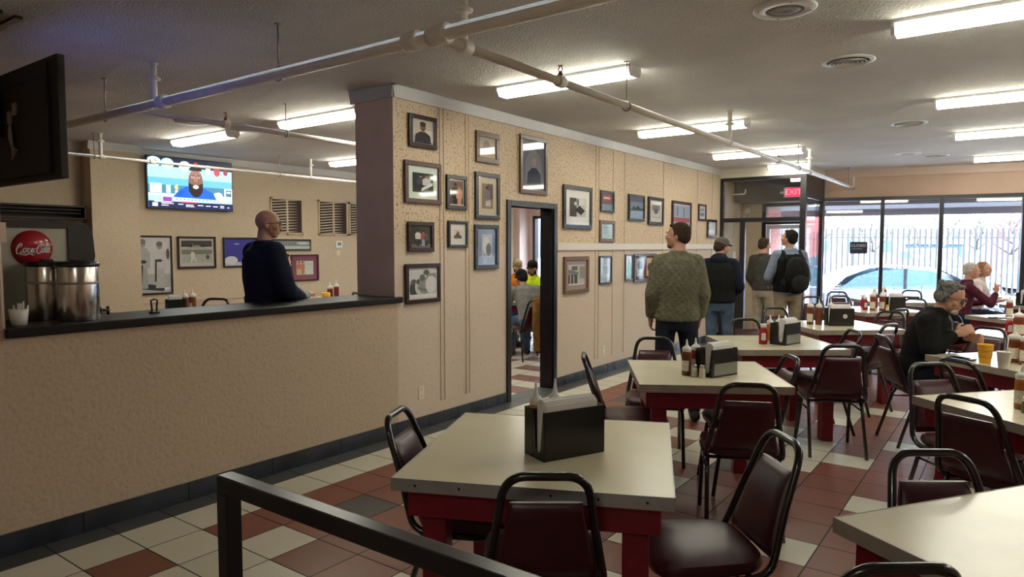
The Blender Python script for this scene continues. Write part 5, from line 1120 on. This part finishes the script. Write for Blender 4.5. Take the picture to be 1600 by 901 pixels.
# ---------------------------------------------------------------- window decals and sign
WM = FM
def wpt(u, z, v=.028): return FM @ V((u, v, z))
t = thing('closed_sign', 'dark blue CLOSED sign hanging inside the left front window', 'sign', tuple(wpt(.595, 1.56, .0)), FA)
MB().bx(-.135, .135, -.004, .004, -.10, .10, .003).build('board', mat('sign_navy', (.012, .016, .06), .4), t)
text_mesh('letters', 'CLOSED', .062, M_white, t, (0, -.0045, .035), (PI / 2, 0, 0), .0006)
text_mesh('small_letters', 'PLEASE COME BACK', .018, M_white, t, (-.02, -.0045, -.02), (PI / 2, 0, 0), .0004)
MB().tube([(-.08, 0, .10), (0, 0, .19), (.08, 0, .10)], .002, 6).build('cord', M_rod, t)
M_decal = mat('white_window_paint', (.75, .80, .80), .8)
def decal(label, u, z, lines, w=.008):
    t = thing('window_decal', label, 'window decal', tuple(wpt(u, z)), FA, 'white paint drawings on the front window')
    mb = MB()
    for ln in lines: mb.tube([(x, 0, y) for x, y in ln], w, 6, .15)
    mb.build('drawing', M_decal, t); return t
def circ(cx, cy, r, n=24, a0=0, a1=2 * PI): return [(cx + r * math.cos(a0 + (a1 - a0) * k / n), cy + r * math.sin(a0 + (a1 - a0) * k / n)) for k in range(n + 1)]
def penta(cx, cy, r, o=0): return [(cx + r * math.cos(PI / 2 + o + 2 * PI * k / 5), cy + r * math.sin(PI / 2 + o + 2 * PI * k / 5)) for k in range(6)]
decal('white painted soccer ball on the front window glass', 1.15, .80, [circ(0, 0, .145), penta(0, 0, .055)] + [[(.055 * math.cos(PI / 2 + 2 * PI * k / 5), .055 * math.sin(PI / 2 + 2 * PI * k / 5)), (.10 * math.cos(PI / 2 + 2 * PI * k / 5), .10 * math.sin(PI / 2 + 2 * PI * k / 5))] for k in range(5)] + [penta(.105 * math.cos(PI / 2 + 2 * PI * k / 5), .105 * math.sin(PI / 2 + 2 * PI * k / 5), .035, PI) for k in range(5)])
decal('white painted net shape right of the soccer ball on the window', 1.55, .76, [circ(0, 0, .17, 16, 0, PI), [(-.17, 0), (.17, 0)], [(-.17, 0), (-.12, -.14), (.12, -.14), (.17, 0)]] + [[(.17 * math.cos(a), .17 * math.sin(a)), (0, -.14)] for a in (.5, 1.0, 1.57, 2.1, 2.6)] + [circ(0, 0, .09, 12, 0, PI)])
decal('white painted player figure at left of the front window', .32, .80, [circ(0, .17, .035), [(0, .135), (0, -.02), (-.07, -.15)], [(0, -.02), (.08, -.13), (.11, -.11)], [(-.1, .06), (0, .10), (.1, .12)], circ(.17, -.12, .035)])
decal('white painted tall post and cross lines left in the front window', .11, .78, [[(-.04, -.2), (-.04, .22), (.06, .22), (.06, -.2)], [(-.04, .1), (.06, .1)], [(-.04, 0), (.06, 0)]])
# ---------------------------------------------------------------- outside
GZ = -.30
M_asph = mat('asphalt', (.07, .07, .075), .9, noise=.15, nscale=3); M_conc = mat('pavement_concrete', (.14, .14, .145), .9, noise=.1, nscale=2)
mb = MB(); mb.face([(-60, 13.0, GZ), (80, 13.0, GZ), (80, 140, GZ), (-60, 140, GZ)]); o = mb.build('ground_street', M_asph); struct(o)
mb = MB(); mb.bx(-8, 14, 13.4, 15.4, GZ - .1, GZ + .12); mb.bx(-.0, 1.3, 13.02, 13.4, GZ, -.02); struct(mb.build('ground_pavement', M_conc))
mb = MB(); fbox(mb, -2.0, 9, .25, 1.9, 2.30, 2.44); fbox(mb, -2, 9, 1.85, 1.92, 2.18, 2.46); struct(mb.build('trim_canopy', mat('canopy_grey', (.18, .18, .21), .7)))
mb = MB(); mb.bx(.0, .34, 13.05, 14.2, GZ, 3.2); struct(mb.build('wall_brick_pier', mat('red_brick', (.42, .15, .12), .8, noise=.3, nscale=25)))
OUT = (-.55, .835)   # unit view axis on the ground
def make_car(label, loc, rz, body, sc=1.0):
    t = thing('parked_car', label, 'car', loc, rz)
    low = [(-2.3, .35), (-2.32, .62), (-2.22, .86), (-1.75, .93), (-.95, .95), (.95, .95), (1.55, .90), (2.15, .74), (2.30, .55), (2.28, .32)]
    arches = []
    for cx in (1.42, -1.38): arches += [(cx + .36 * math.cos(a), .32 + .34 * math.sin(a)) for a in [PI * k / 10 for k in range(11)]]
    P = low + [(1.80, .26)] + arches[:11] + [(1.0, .24), (-.98, .24)] + arches[11:] + [(-1.8, .28)]
    mb = MB(); rg = []
    for y, k in ((-.88, .94), (-.84, 1), (.84, 1), (.88, .94)): rg.append([V((x * (1 if k == 1 else .995), y, .55 + (z - .55) * k)) for x, z in P])
    mb.grid(rg, smooth=False); autosmooth(mb.build('body', body, t), 30)
    top = [(-1.85, .90), (-1.45, 1.22), (-.95, 1.41), (-.2, 1.46), (.35, 1.42), (.85, 1.20), (1.35, .92)]
    mb = MB(); mb.grid([[V((x, s * (.80 if z < 1.0 else .72 - .18 * (z - .95)), z)) for x, z in top] for s in (-1, -.5, 0, .5, 1)], closed=False, caps=False); autosmooth(mb.build('roof', body, t), 30)
    for s in (-1, 1):
        q = [(-1.60, .95), (-1.25, 1.22), (-.85, 1.35), (-.2, 1.39), (.28, 1.35), (.72, 1.16), (1.10, .95)]
        mb = MB(); mb.prism(q, 'y', s * .70, s * .745); mb.build('side_window', mat('car_glass', (.05, .09, .12), .05, coat=1), t)
        mb = MB(); mb.prism([(-.28, .95), (-.22, .95), (-.22, 1.40), (-.28, 1.40)], 'y', s * .70, s * .755); mb.build('door_pillar', M_black, t)
        mb = MB(); mb.bx(-.75, -.60, s * .885 - .01, s * .885 + .01, .78, .80); mb.build('door_handle', M_steel, t)
        mb = MB(); mb.box((.85, s * .92, 1.0), (.12, .16, .11), 0, .03); mb.build('mirror', body, t)
    mb = MB(); mb.grid([[V((x, y, z)) for y in (-.66, -.3, .3, .66)] for x, z in ((.48, 1.39), (.90, 1.19), (1.30, .965))], closed=False, caps=False); mb.build('windscreen', MATS['car_glass'], t)
    for cx in (1.42, -1.38):
        for s in (-1, 1):
            mb = MB(); My = Matrix.Rotation(PI / 2, 3, 'X'); mb.lathe([(0, -.1), (.24, -.1), (.32, -.09), (.33, 0), (.32, .09), (.24, .1), (0, .1)], (cx, s * .80, .33), 24, M=My); w = mb.build('wheel', M_blackmat, t)
            mb = MB(); mb.lathe([(0, .11), (.20, .105), (.22, .09)] if s < 0 else [(.22, -.09), (.20, -.105), (0, -.11)], (cx, s * .80, .33), 20, M=My); mb.build('hubcap', M_steel, w)
    for s in (-1, 1): mb = MB(); mb.box((2.18, s * .62, .66), (.18, .34, .13), 0, .04); mb.build('headlight', M_white, t); mb = MB(); mb.box((-2.24, s * .65, .78), (.12, .3, .14), 0, .03); mb.build('tail_light', mat('tail_red', (.4, .02, .02), .3), t)
    return t
make_car('silver car parked just outside the front windows', (2.05, 17.9, GZ), R(30), mat('car_silver', (.15, .155, .20), .25, .3, coat=.6))
make_car('pale car parked beyond the fence at right', (5.6, 33.6, GZ), R(20), mat('car_pale', (.26, .29, .30), .3, .2, coat=.5))
make_car('blue grey car parked beyond the fence behind the silver one', (-3.6, 29.6, GZ), R(25), mat('car_blue', (.22, .30, .42), .3, .2, coat=.5))
# fence across the street
t = thing('iron_fence', 'tall black iron picket fence across the street', 'fence', (0, 0, GZ))
d = V((4.358 + 1.0, 28.697 - 24.778, 0)).normalized(); o0 = V((-1.0, 24.778, 0)) - d * 5
mb = MB()
for k in range(96):
    p = o0 + d * (.185 * k); mb.box((p.x, p.y, 1.25), (.045, .045, 2.42), math.atan2(d.y, d.x)); mb.cone((p.x, p.y, 2.46), (p.x, p.y, 2.54), .013, .001, 6)
mb.build('pickets', M_blackmat, t)
for z in (.25, 2.18): 
    a, b = o0, o0 + d * 17.6; m_ = (a + b) / 2; MB().box((m_.x, m_.y, z), ((b - a).length, .035, .04), math.atan2(d.y, d.x)).build('rail', M_blackmat, t)
for k in range(7): p = o0 + d * (2.9 * k + .1); MB().box((p.x, p.y, 1.25), (.08, .08, 2.5), math.atan2(d.y, d.x)).build('post', M_blackmat, t)
# bare trees
def make_tree(label, loc, h, seed):
    random.seed(seed); t = thing('bare_tree', label, 'tree', loc, 0, 'bare winter trees across the street')
    tr = MB(); br = MB()
    tr.tube([(0, 0, 0), (.05, .02, h * .18), (-.04, .03, h * .34)], [.12, .09, .07], 8)
    def grow(p, d, ln, r, dep):
        q = p + d * ln * .5 + V((random.uniform(-.1, .1), random.uniform(-.1, .1), 0)) * ln; e = q + d * ln * .5
        br.tube([p, q, e], [r, r * .8, r * .55], 5)
        if dep == 0: return
        for _ in range(3 if dep > 1 else 4):
            a = (d + V((random.uniform(-1, 1), random.uniform(-1, 1), random.uniform(-.35, .6))) * .8).normalized(); grow(e if random.random() < .6 else q, a, ln * random.uniform(.6, .85), r * .55, dep - 1)
    for k in range(5):
        a = 2 * PI * k / 5 + random.random(); grow(V((-.04, .03, h * .30)), V((math.cos(a) * .8, math.sin(a) * .8, .8)).normalized(), h * .27, .05, 4)
    M_bark = mat('grey_bark', (.06, .055, .05), .9); tr.build('trunk', M_bark, t); br.build('branches', M_bark, t)
TR = [('bare tree beyond the fence behind the closed sign', (-3.7, 33.2), 4.8, 1), ('bare tree beyond the fence left of the blue container', (-2.3, 43), 5.2, 2), ('bare tree beyond the fence nearest the blue container', (1.1, 35.6), 4.6, 11),
 ('bare tree beyond the fence above the person with glasses', (2.4, 46.5), 5.6, 3), ('bare tree beyond the fence left of the red building', (4.0, 39.0), 5.0, 4), ('bare tree far left beyond the fence', (-8, 38), 4.8, 5), ('bare tree beyond the entrance door', (-14, 36), 5, 6)]
for lb, (x, y), h, s in TR: make_tree(lb, (x, y, GZ), h, s)
def house(label, x0, x1, y0, dep, h, m, rz=0, wins=()):
    t = thing('street_building', label, 'building', ((x0 + x1) / 2, y0 + dep / 2, GZ), rz)
    w = x1 - x0; MB().bx(-w / 2, w / 2, -dep / 2, dep / 2, 0, h).build('walls', m, t); MB().bx(-w / 2 - .15, w / 2 + .15, -dep / 2 - .15, dep / 2 + .15, h, h + .25).build('roof', mat('flat_roof', (.35, .33, .33), .8), t)
    for (u, z, a, b) in wins:
        f = MB().bx(u - a / 2, u + a / 2, -dep / 2 - .05, -dep / 2 + .05, z - b / 2, z + b / 2).build('window', mat('window_frame_grey', (.3, .3, .32), .5), t); MB().bx(u - a / 2 + .08, u + a / 2 - .08, -dep / 2 - .06, -dep / 2 - .04, z - b / 2 + .08, z + b / 2 - .08).build('pane', MATS['car_glass'], f)
    return t
house('red building beyond the fence at the right window edge', 2.9, 14, 50, 8, 4.3, mat('red_render', (.36, .07, .065), .8), 0, ((-3.6, 2.6, 1.3, 1.1), (-1.5, 2.3, 1.1, .9)))
house('long low pink building far beyond the fence', -12, 2.5, 66, 8, 3.0, mat('pink_render', (.32, .25, .25), .8), 0, [(-5 + 2.5 * k, 1.9, 1.2, 1.2) for k in range(5)])
house('blue container beyond the fence in the middle window', -.4, 2.0, 40, 2.4, 2.0, mat('container_blue', (.025, .085, .30), .5), 0)
t = thing('pickup_truck', 'white pickup truck parked beyond the fence', 'truck', (1.2, 32.6, GZ), R(-62))
mb = MB(); mb.prism([(-2.7, .45), (-2.7, 1.12), (-.5, 1.12), (-.45, 1.1), (1.2, 1.1), (2.55, 1.0), (2.65, .45)], 'y', -.95, .95); autosmooth(mb.build('body', mat('truck_white', (.35, .37, .38), .3, coat=.4), t), 30)
mb = MB(); mb.prism([(-.55, 1.1), (-.45, 1.78), (.65, 1.80), (1.25, 1.1)], 'y', -.82, .82); mb.build('cab', MATS['truck_white'], t)
for s in (-1, 1): mb = MB(); mb.prism([(-.40, 1.15), (-.34, 1.68), (.55, 1.70), (1.02, 1.15)], 'y', s * .80, s * .845); mb.build('side_window', MATS['car_glass'], t)
mb = MB(); mb.grid([[V((x, y, z)) for y in (-.74, .74)] for x, z in ((.76, 1.72), (1.25, 1.14))], closed=False, caps=False); mb.build('windscreen', MATS['car_glass'], t)
MB().bx(2.56, 2.68, -.6, .6, .6, .85, .02).build('grille', M_steel, t)
for s in (-1, 1): MB().bx(2.55, 2.67, s * .78 - .15, s * .78 + .15, .65, .85, .02).build('headlight', M_white, t)
for cx in (1.75, -1.7):
    for s in (-1, 1): mb = MB(); mb.lathe([(0, -.12), (.3, -.12), (.38, -.1), (.39, 0), (.38, .1), (.3, .12), (0, .12)], (cx, s * .86, .39), 22, M=Matrix.Rotation(PI / 2, 3, 'X')); mb.build('wheel', M_blackmat, t)
